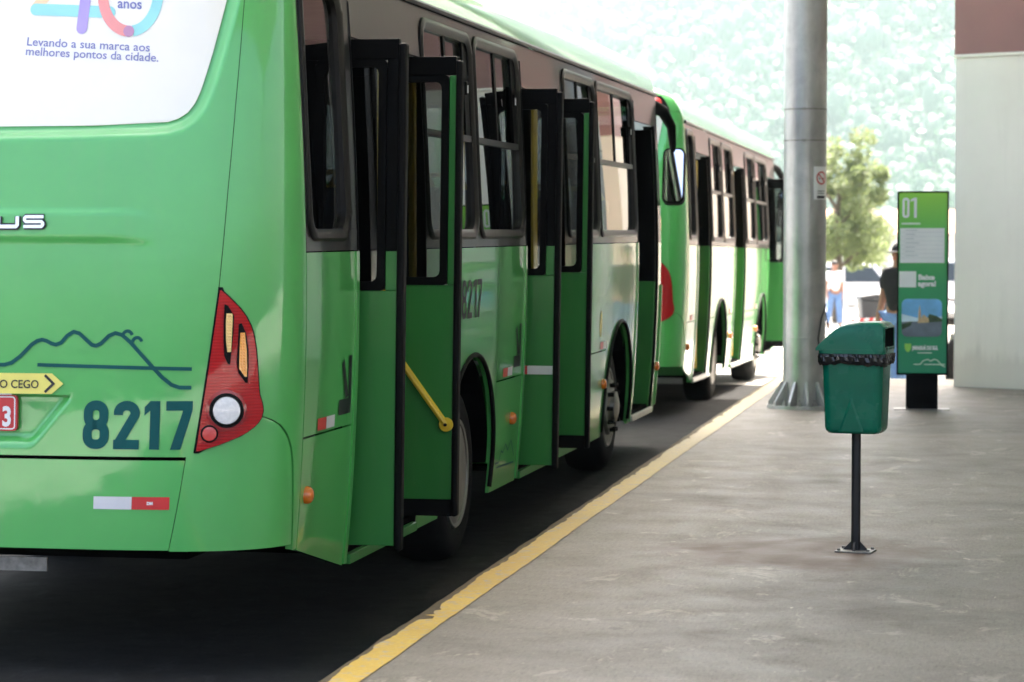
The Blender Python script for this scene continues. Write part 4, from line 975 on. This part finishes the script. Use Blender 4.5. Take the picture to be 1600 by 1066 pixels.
M['sand_print'] = mat('sandstone_print', (0.60, 0.44, 0.24), 0.4, var=0.15, vscale=40)
M['road_print'] = mat('grey_square_print', (0.13, 0.16, 0.20), 0.4, var=0.2, vscale=8)
M['leaf_print'] = mat('dark_green_print', (0.035, 0.07, 0.025), 0.4, var=0.4, vscale=30)
M['lime'] = mat('lime_crest_print', (0.30, 0.62, 0.10), 0.4)
M['pale'] = mat('pale_print', (0.62, 0.74, 0.62), 0.4)
M['greyp'] = mat('light_grey_print', (0.60, 0.63, 0.64), 0.4)
tt_ = thing('information_totem', 'green upright platform sign numbered 01 on a black foot', 'sign', (-0.741, 22.14, 0), R(3))
b = MB(); b.box((-.222, -.045, .305), (.222, .045, 1.912)); b.build('frame', 'door_black', tt_, bevel=.004)
b = MB(); b.box((-.207, -.0475, .322), (.207, -.0455, 1.897)); pn = b.build('printed_panel', 'totem', tt_)
b = MB(); b.box((-.138, -.04, .0), (.138, .04, .304)); b.build('foot', 'door_black', tt_, bevel=.003)
b = MB(); b.box((-.24, -.10, .0), (.24, .10, .008)); b.build('floor_plate', 'bolt', tt_)
ft = lambda h: (lambda x, y: (x, -.0475 - h, y))
px = lambda u, v: ((u - 1440) / 178.0, (640 - v) / 178.0)
def ptx(body, u, v, size, bold, mm, sx=1.0, h=.002, nm='lettering', al='LEFT'):
    t = text2(body, size, bold, sx, al); x0, y0 = px(u, v); return decal([([(x + x0, y + y0) for x, y in t[0]], t[1])], ft(h), nm, mm, pn)
decal(number('0', *px(1408, 341), .062, .175, .021, .018) + digit_shapes('1', px(1421, 341)[0], px(1421, 341)[1], .052, .175, .024), ft(.002), 'platform_number', 'white', pn)
decal([stroke([px(1407, 350), px(1436, 350)], .016, step=.02)], ft(.002), 'small_lettering', 'pale', pn)
x0, y1 = px(1405, 357); x1, y0 = px(1473, 411)
decal([rectgrid(x0, x1, y0, y1)], ft(.002), 'timetable_sheet', 'white', pn)
decal([stroke([(x0 + .008, y1 - .037 * i - .037), (x1 - .01, y1 - .037 * i - .037)], .003, step=.1) for i in range(7)] + [stroke([(x0 + .045, y1 - .037 * i - .018), (x0 + .045 + l_, y1 - .037 * i - .018)], .010, step=.1) for i, l_ in enumerate((.10, .085, .075, .12, .085, .08, .11))], ft(.004), 'timetable_lines', 'greyp', pn)
x0, y1 = px(1404, 424); x1, y0 = px(1430, 449)
decal([rectgrid(x0, x1, y0, y1)], ft(.002), 'white_square', 'white', pn)
ptx('Baixe', 1433, 437, .062, .003, 'white', 1.05); ptx('agora!', 1433, 447, .062, .003, 'white', 1.0)
# the picture: a church above a grey square, all flat print with rounded corners
x0, y1 = px(1408, 467); x1, y0 = px(1470, 526); rcl = rr2(x0, x1, y0, y1, .05, 6)
decal([poly(rcl)], ft(.002), 'picture_sky', 'sky_print', pn)
def clipr(pts): return poly(pts)
zm = y0 + .125
decal([clipr([(x0, y0 + .11), (x1, y0 + .11), (x1, y0 + .18), (x0 + .20, y0 + .15), (x0, y0 + .20)])], ft(.003), 'picture_cloud', 'cloud_print', pn)
low = [p for p in rcl if p[1] < y0 + .06]
decal([poly([(x0, y0 + .13)] + [p for p in rcl if p[1] < y0 + .055 and p[0] < (x0 + x1) / 2] + [p for p in rcl if p[1] < y0 + .055 and p[0] > (x0 + x1) / 2] + [(x1, y0 + .14)])], ft(.004), 'picture_square', 'road_print', pn)
decal([clipr([(x1 - .14, y0 + .125), (x1, y0 + .135), (x1, y0 + .155), (x1 - .05, y0 + .185), (x1 - .11, y0 + .2)])], ft(.005), 'picture_trees', 'leaf_print', pn)
decal([clipr([(x0 + .004, y0 + .06), (x0 + .08, y0 + .10), (x0 + .09, y0 + .135), (x0, y0 + .11)])], ft(.005), 'picture_trees', 'leaf_print', pn)
decal([clipr([(x0 + .14, y0 + .12), (x0 + .235, y0 + .125), (x0 + .235, y0 + .16), (x0 + .19, y0 + .195), (x0 + .17, y0 + .165), (x0 + .165, y0 + .215), (x0 + .155, y0 + .28), (x0 + .145, y0 + .215)])], ft(.006), 'picture_church', 'sand_print', pn)
cx_, cy_ = px(1418, 543); decal([poly([(cx_ - .028, cy_ + .035), (cx_ + .028, cy_ + .035), (cx_ + .028, cy_ - .01), (cx_ + .012, cy_ - .034), (cx_, cy_ - .04), (cx_ - .012, cy_ - .034), (cx_ - .028, cy_ - .01)][::-1])], ft(.002), 'crest', 'lime', pn)
ptx('JARAGUÁ DO SUL', 1425, 546, .045, .0028, 'white', .60); decal([stroke([px(1433, 551), px(1455, 551)], .009, step=.05)], ft(.002), 'small_lettering', 'pale', pn)
decal([stroke([px(*p) for p in ((1427, 569), (1437, 569), (1442, 563), (1449, 561), (1453, 564), (1458, 561), (1463, 562), (1470, 570), (1475, 573))], .008, step=.03), stroke([px(1443, 569), px(1475, 569)], .008)], ft(.002), 'mountain_line_emblem', 'pale', pn)

# ------------------------------------------------------------------ people
M['skin'] = mat('skin', (0.33, 0.17, 0.11), 0.5, var=0.08)
M['cloth_black'] = mat('black_cotton', (0.010, 0.010, 0.012), 0.85, var=0.3, vscale=20, bump=0.2)
M['denim'] = mat('blue_denim', (0.12, 0.22, 0.42), 0.8, var=0.2, vscale=12, bump=0.2)
M['cloth_white'] = mat('white_cotton', (0.78, 0.78, 0.78), 0.8, var=0.04, bump=0.2)
M['hair'] = mat('dark_hair', (0.012, 0.009, 0.007), 0.6, var=0.3)
M['shoe'] = mat('dark_shoe_leather', (0.03, 0.018, 0.012), 0.5)
def skin_mesh(name, J, E_, m, parent, rootv, sub=2):
    me = bpy.data.meshes.new(name); idx = {k: i for i, k in enumerate(J)}
    me.from_pydata([J[k][0] for k in J], [(idx[a], idx[b_]) for a, b_ in E_], [])
    o = bpy.data.objects.new(name, me); col.objects.link(o)
    o.modifiers.new('skin', 'SKIN').use_smooth_shade = True
    for i, k in enumerate(J):
        r = J[k][1]; me.skin_vertices[0].data[i].radius = (r, r) if isinstance(r, (int, float)) else r
        me.skin_vertices[0].data[i].use_root = (k == rootv)
    sm = o.modifiers.new('sub', 'SUBSURF'); sm.levels = sub; sm.render_levels = sub
    dg = bpy.context.evaluated_depsgraph_get(); nm = bpy.data.meshes.new_from_object(o.evaluated_get(dg)); bpy.data.objects.remove(o)
    n_ = bpy.data.objects.new(name, nm); col.objects.link(n_); n_.parent = parent; nm.materials.clear(); nm.materials.append(M[m])
    for p in nm.polygons: p.use_smooth = True
    return n_
def person(label, loc, rz, h, top, legs, cap=False, stride=0.0, swing=0.0):
    """faces local -y"""
    p = thing('person', label, 'person', loc, rz); k = h / 1.72; V = lambda x, y, z: (x * k, y * k, z * k)
    st, sw = stride, swing
    J = {'pel': (V(0, 0, .93), .125 * k), 'wa': (V(0, 0, 1.08), .115 * k), 'ch': (V(0, .0, 1.28), .14 * k), 'nk': (V(0, .005, 1.46), .06 * k), 'hd0': (V(0, -.005, 1.53), .065 * k), 'hd': (V(0, -.015, 1.61), .085 * k), 'top': (V(0, 0, 1.68), .06 * k)}
    E_ = [('pel', 'wa'), ('wa', 'ch'), ('ch', 'nk'), ('nk', 'hd0'), ('hd0', 'hd'), ('hd', 'top')]
    for s, n_ in ((1, 'r'), (-1, 'l')):
        d = s * st; a_ = -s * sw
        J.update({'hip' + n_: (V(.09 * s, 0, .86), .095 * k), 'kn' + n_: (V(.10 * s, -d * .55 - .01, .48), .062 * k), 'an' + n_: (V(.105 * s, -d + .02, .09), .042 * k), 'to' + n_: (V(.12 * s, -d - .13, .04), .035 * k),
                  'sh' + n_: (V(.18 * s, .0, 1.38), .062 * k), 'el' + n_: (V(.235 * s, .02 - a_ * .5, 1.10), .044 * k), 'wr' + n_: (V(.245 * s, -.04 - a_, .86), .030 * k), 'pa' + n_: (V(.242 * s, -.055 - a_, .79), (.018 * k, .036 * k))})
        E_ += [('pel', 'hip' + n_), ('hip' + n_, 'kn' + n_), ('kn' + n_, 'an' + n_), ('an' + n_, 'to' + n_), ('ch', 'sh' + n_), ('sh' + n_, 'el' + n_), ('el' + n_, 'wr' + n_), ('wr' + n_, 'pa' + n_)]
        for f_, (dx, dy, dz) in enumerate(((0, -.03, -.075), (.002, -.012, -.085), (.002, .008, -.082), (0, .026, -.065), (-.02 * s, -.05, -.03))):
            b0 = J['pa' + n_][0]; r0 = .009 * k
            q = 'f%d%s' % (f_, n_)
            J[q + 'a'] = ((b0[0] + dx * .5, b0[1] + dy * .7 * k, b0[2] + dz * .45 * k), r0); J[q + 'b'] = ((b0[0] - .012 * s * k, b0[1] + dy * k, b0[2] + dz * k), r0 * .8)
            E_ += [('pa' + n_, q + 'a'), (q + 'a', q + 'b')]
    skin_mesh('body', J, E_, 'skin', p, 'pel')
    g = lambda key, r: (J[key][0], r * k)
    T = {'wa0': (V(0, 0, .90), .145 * k), 'wa': (V(0, 0, 1.08), .145 * k), 'ch': (V(0, 0, 1.28), .165 * k), 'nb': (V(0, 0, 1.42), .10 * k)}; TE = [('wa0', 'wa'), ('wa', 'ch'), ('ch', 'nb')]
    for s, n_ in ((1, 'r'), (-1, 'l')):
        e0, s0 = Vector(J['el' + n_][0]), Vector(J['sh' + n_][0])
        T['s' + n_] = (J['sh' + n_][0], .083 * k); T['e' + n_] = (tuple(s0 + (e0 - s0) * .72), .072 * k); TE += [('ch', 's' + n_), ('s' + n_, 'e' + n_)]
    skin_mesh('shirt', T, TE, top, p, 'ch')
    T = {'b': (V(0, 0, .95), .14 * k)}; TE = []
    for n_ in 'rl': T['h' + n_] = g('hip' + n_, .112); T['k' + n_] = g('kn' + n_, .085); T['a' + n_] = (tuple(Vector(J['an' + n_][0]) + Vector((0, 0, .02))), .072 * k); TE += [('b', 'h' + n_), ('h' + n_, 'k' + n_), ('k' + n_, 'a' + n_)]
    skin_mesh('trousers', T, TE, legs, p, 'b')
    for n_ in 'rl':
        a_, t_ = Vector(J['an' + n_][0]), Vector(J['to' + n_][0])
        skin_mesh('shoe', {'a': ((a_.x, a_.y + .04 * k, .045 * k), .045 * k), 'm': ((a_.x, a_.y - .05 * k, .05 * k), .05 * k), 't': ((t_.x, t_.y, .038 * k), .038 * k)}, [('a', 'm'), ('m', 't')], 'shoe', p, 'm', 1)
    hh = MB(); 
    for j in range(7):
        a_ = R(90 * j / 6)
        for i in range(16): t_ = 2 * math.pi * i / 16; hh.v.append(V(.089 * math.cos(a_) * math.cos(t_), .004 + .104 * math.cos(a_) * math.sin(t_), 1.625 + .105 * math.sin(a_) - (.05 if j == 0 and math.sin(t_) > -.3 else 0)))
    hh.f = [(j * 16 + i, j * 16 + (i + 1) % 16, (j + 1) * 16 + (i + 1) % 16, (j + 1) * 16 + i) for j in range(6) for i in range(16)]
    ho = hh.build('cap' if cap else 'hair', 'cloth_black' if cap else 'hair', p, smooth='all')
    if cap:
        br = MB(); n_ = 10
        for i in range(n_ + 1):
            t_ = math.pi * (1 + i / n_)
            for r_, dz in ((.085, .0), (.17, -.018)): br.v.append(V(.085 * math.cos(t_), -.02 + r_ * math.sin(t_), 1.632 + dz * abs(math.sin(t_))))
        br.f = [(2 * i, 2 * i + 1, 2 * i + 3, 2 * i + 2) for i in range(n_)]
        o = br.build('cap_peak', 'cloth_black', ho, smooth='all'); md = o.modifiers.new('t', 'SOLIDIFY'); md.thickness = .006
    # face: nose, eyes, mouth, ears
    fc = MB(); fc.prism([(-.100, 1.56), (-.118, 1.575), (-.096, 1.625)], (-.012, .012), 0); fc.v = [V(*v) for v in fc.v]; fc.build('nose', 'skin', p, smooth=True)
    for s in (1, -1):
        e = MB(); e.lathe([(.001, -.008), (.011, -.003), (.011, .003), (.001, .008)], 10, (.034 * s, -.092, 1.628), 'y'); e.v = [V(*v) for v in e.v]; e.build('eye', 'ink', p)
        e = MB(); e.lathe([(.001, -.012), (.028, -.006), (.028, .006), (.001, .012)], 12, (.088 * s, .005, 1.60), 'x'); e.v = [V(*v) for v in e.v]; e.build('ear', 'skin', p, smooth=True)
    mo_ = MB(); mo_.box((-.025, -.097, 1.538), (.025, -.088, 1.546)); mo_.v = [V(*v) for v in mo_.v]; mo_.build('mouth', 'lamp_red2', p)
    return p
person('man in black shirt, cap and jeans standing half hidden behind the green totem', (-1.20, 28.2, ground_z(28.2) - .02), R(-38), 1.70, 'cloth_black', 'denim', True, .06, .04)
person('distant person in white shirt and light jeans seen between column and bin', (-4.11, 60.3, ground_z(60.3) - .02), R(24), 1.62, 'cloth_white', 'denim', False, .16, .10)

# ------------------------------------------------------------------ things behind the station
M['car_white'] = mat('white_car_paint', (0.75, 0.75, 0.75), 0.3, coat=1.0, var=0.03)
M['car_glass'] = mat('dark_car_glass', (0.02, 0.025, 0.03), 0.08, var=0.1)
M['grey_bin'] = mat('dark_grey_plastic', (0.035, 0.037, 0.042), 0.5, var=0.2)
def car(label, loc, rz, tall):
    c = thing('parked_car', label, 'car', loc, rz, 'cars parked behind the station'); H = tall
    b = MB(); side = [(-2.1, .32), (2.1, .32), (2.12, .62), (2.0, .82), (1.2, .95), (-1.95, .98), (-2.12, .8)]
    b.prism(side, (-.83, .83), 1); b.build('body', 'car_white', c, bevel=.07, seg=3)
    b = MB(); cab = [(1.15, .96), (.55, H), (-1.6, H), (-2.0, .99)]
    vs = []
    for y, ins in ((-.78, 0), (-.66, 1), (.66, 1), (.78, 0)):
        for x, z in cab: pass
    b.add([(x, sy * (.78 if z < 1.1 else .66), z) for sy in (-1, 1) for x, z in cab], [(0, 1, 2, 3), (7, 6, 5, 4), (0, 4, 5, 1), (1, 5, 6, 2), (2, 6, 7, 3), (3, 7, 4, 0)])
    b.build('cabin', 'car_white', c, bevel=.05, seg=3)
    for sy in (-1, 1):
        for xa, xb in ((.62, -.35), (-.45, -1.45)):
            w = MB(); f_ = lambda x, z: (x, sy * (.785 - (.12 * (z - .96) / (H - .96)) + .004), z)
            pts = [(xa + (.25 if xa > 0 else 0), 1.04), (xb, 1.04), (xb + (.0 if xa > 0 else .18), H - .12), (xa - .12 if xa > 0 else xa, H - .12)]
            w.add([f_(*q) for q in pts] + [(q[0], sy * .6, q[1]) for q in pts], [(0, 1, 2, 3), (0, 4, 5, 1), (1, 5, 6, 2), (2, 6, 7, 3), (3, 7, 4, 0)]); w.build('side_window', 'car_glass', c)
    for xa, za, xb, zb in ((1.13, 1.0, .60, H - .06), (-1.98, 1.03, -1.63, H - .08)):
        w = MB(); s_ = .02 if xa > 0 else -.02
        w.add([(xa + s_, -.70, za), (xa + s_, .70, za), (xb + s_, .60, zb), (xb + s_, -.60, zb), (xa - s_, -.70, za), (xa - s_, .70, za), (xb - s_, .60, zb), (xb - s_, -.60, zb)], [(0, 1, 2, 3), (4, 7, 6, 5), (0, 4, 5, 1), (1, 5, 6, 2), (2, 6, 7, 3), (3, 7, 4, 0)]); w.build('screen', 'car_glass', c)
    for x in (1.3, -1.25):
        for sy in (-1, 1):
            w = MB(); w.lathe([(.18, .0), (.22, .01), (.31, .0), (.32, -.03), (.32, -.19), (.2, -.2)], 24, axis='y'); w.v = [(p[0] + x, sy * (p[1] + .845), p[2] + .32) for p in w.v]; wo = w.build('wheel', 'tyre', c, smooth=True)
            w = MB(); w.lathe([(.19, .0), (.17, -.03), (.05, -.01), (.001, .0)], 20, axis='y'); w.v = [(p[0] + x, sy * (p[1] + .845), p[2] + .32) for p in w.v]; w.build('rim', 'steel', wo, smooth=True)
    for sy in (-1, 1):
        w = MB(); w.box((2.02, sy * .62 - .14, .66), (2.10, sy * .62 + .14, .80)); w.build('headlight', 'rev', c, bevel=.02)
        w = MB(); w.box((-2.14, sy * .68 - .1, .66), (-2.06, sy * .68 + .1, .92)); w.build('tail_light', 'lamp_red', c, bevel=.02)
    return c
car('small white car parked far behind the station, left of the dark bin', (-4.7, 78, ground_z(78) - .02), R(8), 1.62)
car('tall white car parked far off beside the pale house', (-1.4, 82, ground_z(82) - .02), R(172), 1.75)
# dark wheeled container with barrier tape
wb = thing('waste_container', 'dark grey wheeled waste container beyond the platform end', 'container', (-2.32, 44.36, ground_z(44.4) - .02), R(12))
b = MB(); b.prism([(-.22, .10), (.22, .10), (.27, .86), (-.27, .86)], (-.24, .24), 1); b.build('tub', 'grey_bin', wb, bevel=.02)
b = MB(); b.prism([(-.30, .862), (.30, .862), (.28, .93), (.0, .97), (-.28, .93)], (-.28, .26), 1); b.build('lid', 'grey_bin', wb, bevel=.015)
for x in (-.2, .2):
    w = MB(); w.lathe([(.09, -.02), (.1, -.01), (.1, .01), (.09, .02)], 20, (x, .2, .1), 'x'); w.build('wheel', 'tyre', wb, smooth=True)
bt = thing('barrier_tape', 'red and white striped tape stretched across the dark waste container', 'tape', (-2.32, 44.36, ground_z(44.4) + .45), R(12))
for i in range(14):
    b = MB(); x = -.55 + i * .08; z = .03 * math.cos((i - 6) * .25)
    b.add([(x, -.262, z), (x + .0795, -.262, z), (x + .1095, -.262, z + .05), (x + .03, -.262, z + .05), (x, -.258, z), (x + .0795, -.258, z), (x + .1095, -.258, z + .05), (x + .03, -.258, z + .05)], [(0, 1, 2, 3), (4, 7, 6, 5), (0, 4, 5, 1), (1, 5, 6, 2), (2, 6, 7, 3), (3, 7, 4, 0)]); b.build('stripe', 'taper' if i % 2 else 'white', bt)
# motorcycle between totem and wall
mc = thing('motorcycle', 'dark motorcycle parked behind the totem beside the white wall', 'motorcycle', (-0.50, 29.6, ground_z(29.6) - .02), R(80))
for x in (-.62, .62):
    w = MB(); w.lathe([(.24, -.03), (.29, -.045), (.31, .0), (.29, .045), (.24, .03)], 28, (x, 0, .31), 'y'); wo = w.build('wheel', 'tyre', mc, smooth=True)
    w = MB(); w.lathe([(.245, -.02), (.20, -.015), (.20, .015), (.245, .02)], 28, (x, 0, .31), 'y')
    for i in range(8): a = math.pi * i / 4; w.tube([(x, 0, .31), (x + .22 * math.cos(a), 0, .31 + .22 * math.sin(a))], .008, 5)
    w.build('rim', 'steel', wo)
b = MB(); b.tube([(.62, -.09, .31), (.42, -.08, .88)], .022, 8); b.tube([(.62, .09, .31), (.42, .08, .88)], .022, 8); b.build('fork', 'steel', mc, smooth=True)
b = MB(); b.tube([(.40, 0, .82), (.1, 0, .72), (-.35, 0, .68), (-.62, 0, .31), (-.05, 0, .32), (.35, 0, .7)], .03, 8); b.build('frame', 'post_black', mc, smooth=True)
b = MB(); b.prism([(-.12, .74), (.36, .78), (.34, .95), (.12, 1.0), (-.10, .86)], (-.13, .13), 1); b.build('tank', 'lamp_red', mc, bevel=.05, seg=3)
b = MB(); b.prism([(-.13, .76), (-.12, .86), (-.70, .90), (-.78, .84), (-.6, .77)], (-.12, .12), 1); b.build('seat', 'black', mc, bevel=.03)
b = MB(); b.box((-.1, -.16, .28), (.22, .16, .66)); b.build('engine', 'bolt', mc, bevel=.03)
b = MB(); b.tube([(.30, -.36, 1.06), (.40, -.12, 1.02), (.40, .12, 1.02), (.30, .36, 1.06)], .014, 8); b.build('handlebar', 'post_black', mc, smooth=True)
b = MB(); b.lathe([(.02, -.1), (.08, -.03), (.09, .02), (.08, .03), (.001, .035)], 18, (.50, 0, .92), 'x'); b.build('headlight', 'rev', mc, smooth=True)
b = MB(); b.tube([(.15, -.14, .3), (-.2, -.17, .26), (-.75, -.17, .36)], .035, 8); b.build('exhaust', 'steel', mc, smooth=True)

# pale house behind
M['house_wall'] = mat('pale_house_wall', (0.62, 0.60, 0.55), 0.8, var=0.06)
M['tiles'] = mat('clay_roof', (0.36, 0.15, 0.09), 0.8, var=0.25, vscale=8)
M['wood'] = mat('brown_bark', (0.10, 0.075, 0.05), 0.9, var=0.3, vscale=6, bump=0.6, bscale=20)
def house(label, loc, rz, wx, wy, h, roof, wallm='house_wall', wins=4, group=None):
    c = thing('house', label, 'house', loc, rz, group)
    b = MB(); b.box((-wx / 2, -wy / 2, -.5), (wx / 2, wy / 2, h)); b.build('wall', wallm, c)
    b = MB(); e = .35; b.prism([(-wy / 2 - e, h + .002), (wy / 2 + e, h + .002), (0, h + roof)], (-wx / 2 - e, wx / 2 + e), 0); b.build('roof', 'tiles', c)
    for i in range(wins):
        x = -wx / 2 + wx * (i + .5) / wins
        b = MB(); b.box((x - .45, -wy / 2 - .06, .9), (x + .45, -wy / 2 - .004, 2.1)); f_ = b.build('window', 'white', c)
        b = MB(); b.box((x - .36, -wy / 2 - .075, 1.0), (x + .36, -wy / 2 - .062, 2.0)); b.build('pane', 'car_glass', f_)
    b = MB(); b.box((wx / 2 - .9, -wy / 2 - .05, -.4), (wx / 2 - .1, -wy / 2 - .004, 1.9)); b.build('door', 'wood', c)
    return c
house('low pale house with a clay roof far behind the man and totem', (-2.2, 97, -1.05), R(6), 9.5, 7, 2.55, .9)

# ------------------------------------------------------------------ trees
def leaf_mat(name, a_, b_, tr=0.25):
    m, nt, b = nodes(name); v = objvec(nt); n = noise(nt, 1.6, 3, vec=v)
    info = nt.nodes.new('ShaderNodeNewGeometry')
    r = ramp(nt, n.outputs[0], [(0.3, a_), (0.7, b_)]); c = mix(nt, 0.35, r.outputs[0], ramp(nt, info.outputs['Random Per Island'], [(0, tuple(x * .55 for x in a_)), (1, tuple(x * 1.3 for x in b_))]).outputs[0])
    nt.links.new(c, b.inputs['Base Color']); b.inputs['Roughness'].default_value = 0.55
    b.inputs['Subsurface Weight'].default_value = 0.0
    t_ = nt.nodes.new('ShaderNodeBsdfTranslucent'); nt.links.new(c, t_.inputs[0]); mx = nt.nodes.new('ShaderNodeMixShader'); mx.inputs[0].default_value = tr
    out = nt.nodes['Material Output']; nt.links.new(b.outputs[0], mx.inputs[1]); nt.links.new(t_.outputs[0], mx.inputs[2]); nt.links.new(mx.outputs[0], out.inputs[0])
    return m
M['leaf'] = leaf_mat('light_green_leaves', (0.15, 0.20, 0.07), (0.21, 0.26, 0.10), 0.6)
M['forest'] = leaf_mat('forest_leaves', (0.022, 0.07, 0.035), (0.05, 0.10, 0.045), 0.2)
def tree(label, loc, h, rx, rz_, n=5200, seed=1, group=None):
    rg = random.Random(seed); t = thing('tree', label, 'tree', loc, 0, group)
    b = MB(); b.tube([(0, 0, -.3), (.05, 0, h * .25), (-.04, .05, h * .5), (.06, 0, h * .8)], [.17, .13, .10, .04], 10)
    for i in range(9):
        a = i * 2.4; z = h * (.3 + .05 * i); l = rx * rg.uniform(.5, .85)
        b.tube([(0, 0, z), (l * .5 * math.cos(a), l * .5 * math.sin(a), z + .35), (l * math.cos(a), l * math.sin(a), z + .6)], [.06, .04, .015], 6)
    b.build('trunk', 'wood', t, smooth=True)
    cl = []
    for i in range(46):
        a = rg.uniform(0, 2 * math.pi); e = rg.uniform(-.9, 1); rr_ = rg.uniform(.45, 1.0)
        cl.append((rx * rr_ * math.cos(a) * math.sqrt(1 - e * e * .8), rx * rr_ * math.sin(a) * math.sqrt(1 - e * e * .8), h * .62 + rz_ * e * rr_, rg.uniform(.25, .5) * rx * .7))
    vs, fs = [], []
    for i in range(n):
        c_ = rg.choice(cl); d = Vector((rg.gauss(0, 1), rg.gauss(0, 1), rg.gauss(0, .8))); d = d.normalized() * c_[3] * rg.random() ** .4
        p = Vector(c_[:3]) + d; u_ = Vector((rg.gauss(0, 1), rg.gauss(0, 1), rg.gauss(0, .6))).normalized(); w_ = u_.orthogonal().normalized(); s = rg.uniform(.05, .11)
        o = len(vs); vs += [p - u_ * s, p + w_ * s * .5, p + u_ * s, p - w_ * s * .5]; fs.append((o, o + 1, o + 2, o + 3))
    m_ = MB(); m_.v = [tuple(q) for q in vs]; m_.f = fs; m_.build('crown', 'leaf', t, fix=False)
    return t
tree('light green leafy tree in sunshine just right of the grey column', (-4.45, 66.4, ground_z(66)), 4.6, 1.35, 2.1, 9000, 4, 'trees behind the station')
tree('smaller pale green tree in front of the low pale house', (-5.4, 88, -1.05), 4.2, 1.4, 1.3, 4200, 9, 'trees behind the station')

# ------------------------------------------------------------------ wooded hill
HS = 2.4
def hill_h(x, y):
    x, y = x / HS, y / HS
    ridge = max(6.0, min(95.0, 35.0 + (x + 76) * 0.62)) if x < 60 else 95 + 10 * math.sin(x * .02)
    t = max(0.0, min(1.0, (y - 230) / 230.0)); t = t * t * (3 - 2 * t)
    back = max(0.0, min(1.0, (y - 520) / 260.0))
    return -1.6 + HS * ((ridge * t) * (1 - .35 * back) + (2.2 * math.sin(x * .06 + y * .03) + 1.5 * math.sin(x * .11 - y * .07)) * t)
M['hill'] = mat('hill_soil_and_grass', (0.07, 0.10, 0.035), 0.9, var=0.4, vscale=0.05)
nx, ny = 90, 60; b = MB()
for j in range(ny + 1):
    for i in range(nx + 1):
        x = (-420 + 800 * i / nx) * HS; y = (225 + 600 * j / ny) * HS; b.v.append((x, y, hill_h(x, y)))
b.f = [(j * (nx + 1) + i, j * (nx + 1) + i + 1, (j + 1) * (nx + 1) + i + 1, (j + 1) * (nx + 1) + i) for j in range(ny) for i in range(nx)]
struct(b.build('hill', 'hill', smooth='all', fix=False))
bm = bmesh.new(); bmesh.ops.create_icosphere(bm, subdivisions=2, radius=1.0); ico_v = [v.co.copy() for v in bm.verts]; ico_f = [tuple(v.index for v in f.verts) for f in bm.faces]; bm.free()
rg = random.Random(21); b = MB()
for i in range(13000):
    y = HS * rg.uniform(235, 520); x = rg.uniform(-.34 * y - 10, .08 * y + 25)
    z = hill_h(x, y); r = 1.4 + 5.0 * rg.random() ** 2; hz = rg.uniform(.7, 1.9); cz = z + r * hz * .7
    o = len(b.v); b.v += [(x + v.x * r * .5, y + v.y * r * .5, cz + v.z * r * hz * .5) for v in ico_v]; b.f += [tuple(k + o for k in f_) for f_ in ico_f]
    lean = Vector((rg.gauss(0, .35), rg.gauss(0, .35), 0))
    for k in range(22):
        d = Vector((rg.gauss(0, 1), rg.gauss(0, 1) - .3, rg.gauss(0, 1))).normalized(); q = rg.uniform(.45, 1.25); p = Vector((x + (d.x + lean.x * d.z) * r * q, y + (d.y + lean.y * d.z) * r * q, cz + d.z * r * q * hz))
        u_ = (d.orthogonal() + Vector((rg.gauss(0, .9), rg.gauss(0, .9), rg.gauss(0, .9)))).normalized(); w_ = (d + Vector((rg.gauss(0, .6), rg.gauss(0, .6), rg.gauss(0, .6)))).cross(u_).normalized(); t_ = rg.uniform(.35, 1.3); o = len(b.v)
        b.v += [tuple(p - u_ * t_), tuple(p + w_ * t_ * .8), tuple(p + u_ * t_), tuple(p - w_ * t_ * .7)]; b.f.append((o, o + 1, o + 2, o + 3))
fo = b.build('forest', 'forest', fix=False); fo['kind'] = 'stuff'; fo['label'] = 'pale hazy woodland covering the hill behind the station'
for i, (x, y, r_, ll) in enumerate(((-65, 960, 10, 'hazy small house on the hill just right of the column'), (-35, 940, -15, 'hazy small house high on the hill near the maroon band'), (-48, 893, 25, 'hazy small house between the other two on the hill'), (-96, 1008, 5, 'hazy house low on the hill left of the grey column'))):
    house(ll, (x, y, hill_h(x, y) + 4.0), R(r_), 11, 8, 5.4, 2.2, 'plaster', 3, 'houses on the hill')

# ------------------------------------------------------------------ haze in the air
b = MB(); b.box((-1300, -70, -2.9), (1300, 2200, 290)); hz = b.build('haze', 'white'); hz['kind'] = 'stuff'; hz['label'] = 'pale humid haze over the valley'
m = bpy.data.materials.new('haze_air'); m.use_nodes = True; nt = m.node_tree
for n in list(nt.nodes): nt.nodes.remove(n)
out = nt.nodes.new('ShaderNodeOutputMaterial'); pv = nt.nodes.new('ShaderNodeVolumePrincipled')
pv.inputs['Color'].default_value = (0.58, 0.76, 0.775, 1); pv.inputs['Density'].default_value = 0.00033; pv.inputs['Anisotropy'].default_value = 0.2
nt.links.new(pv.outputs[0], out.inputs['Volume']); hz.data.materials.clear(); hz.data.materials.append(m)
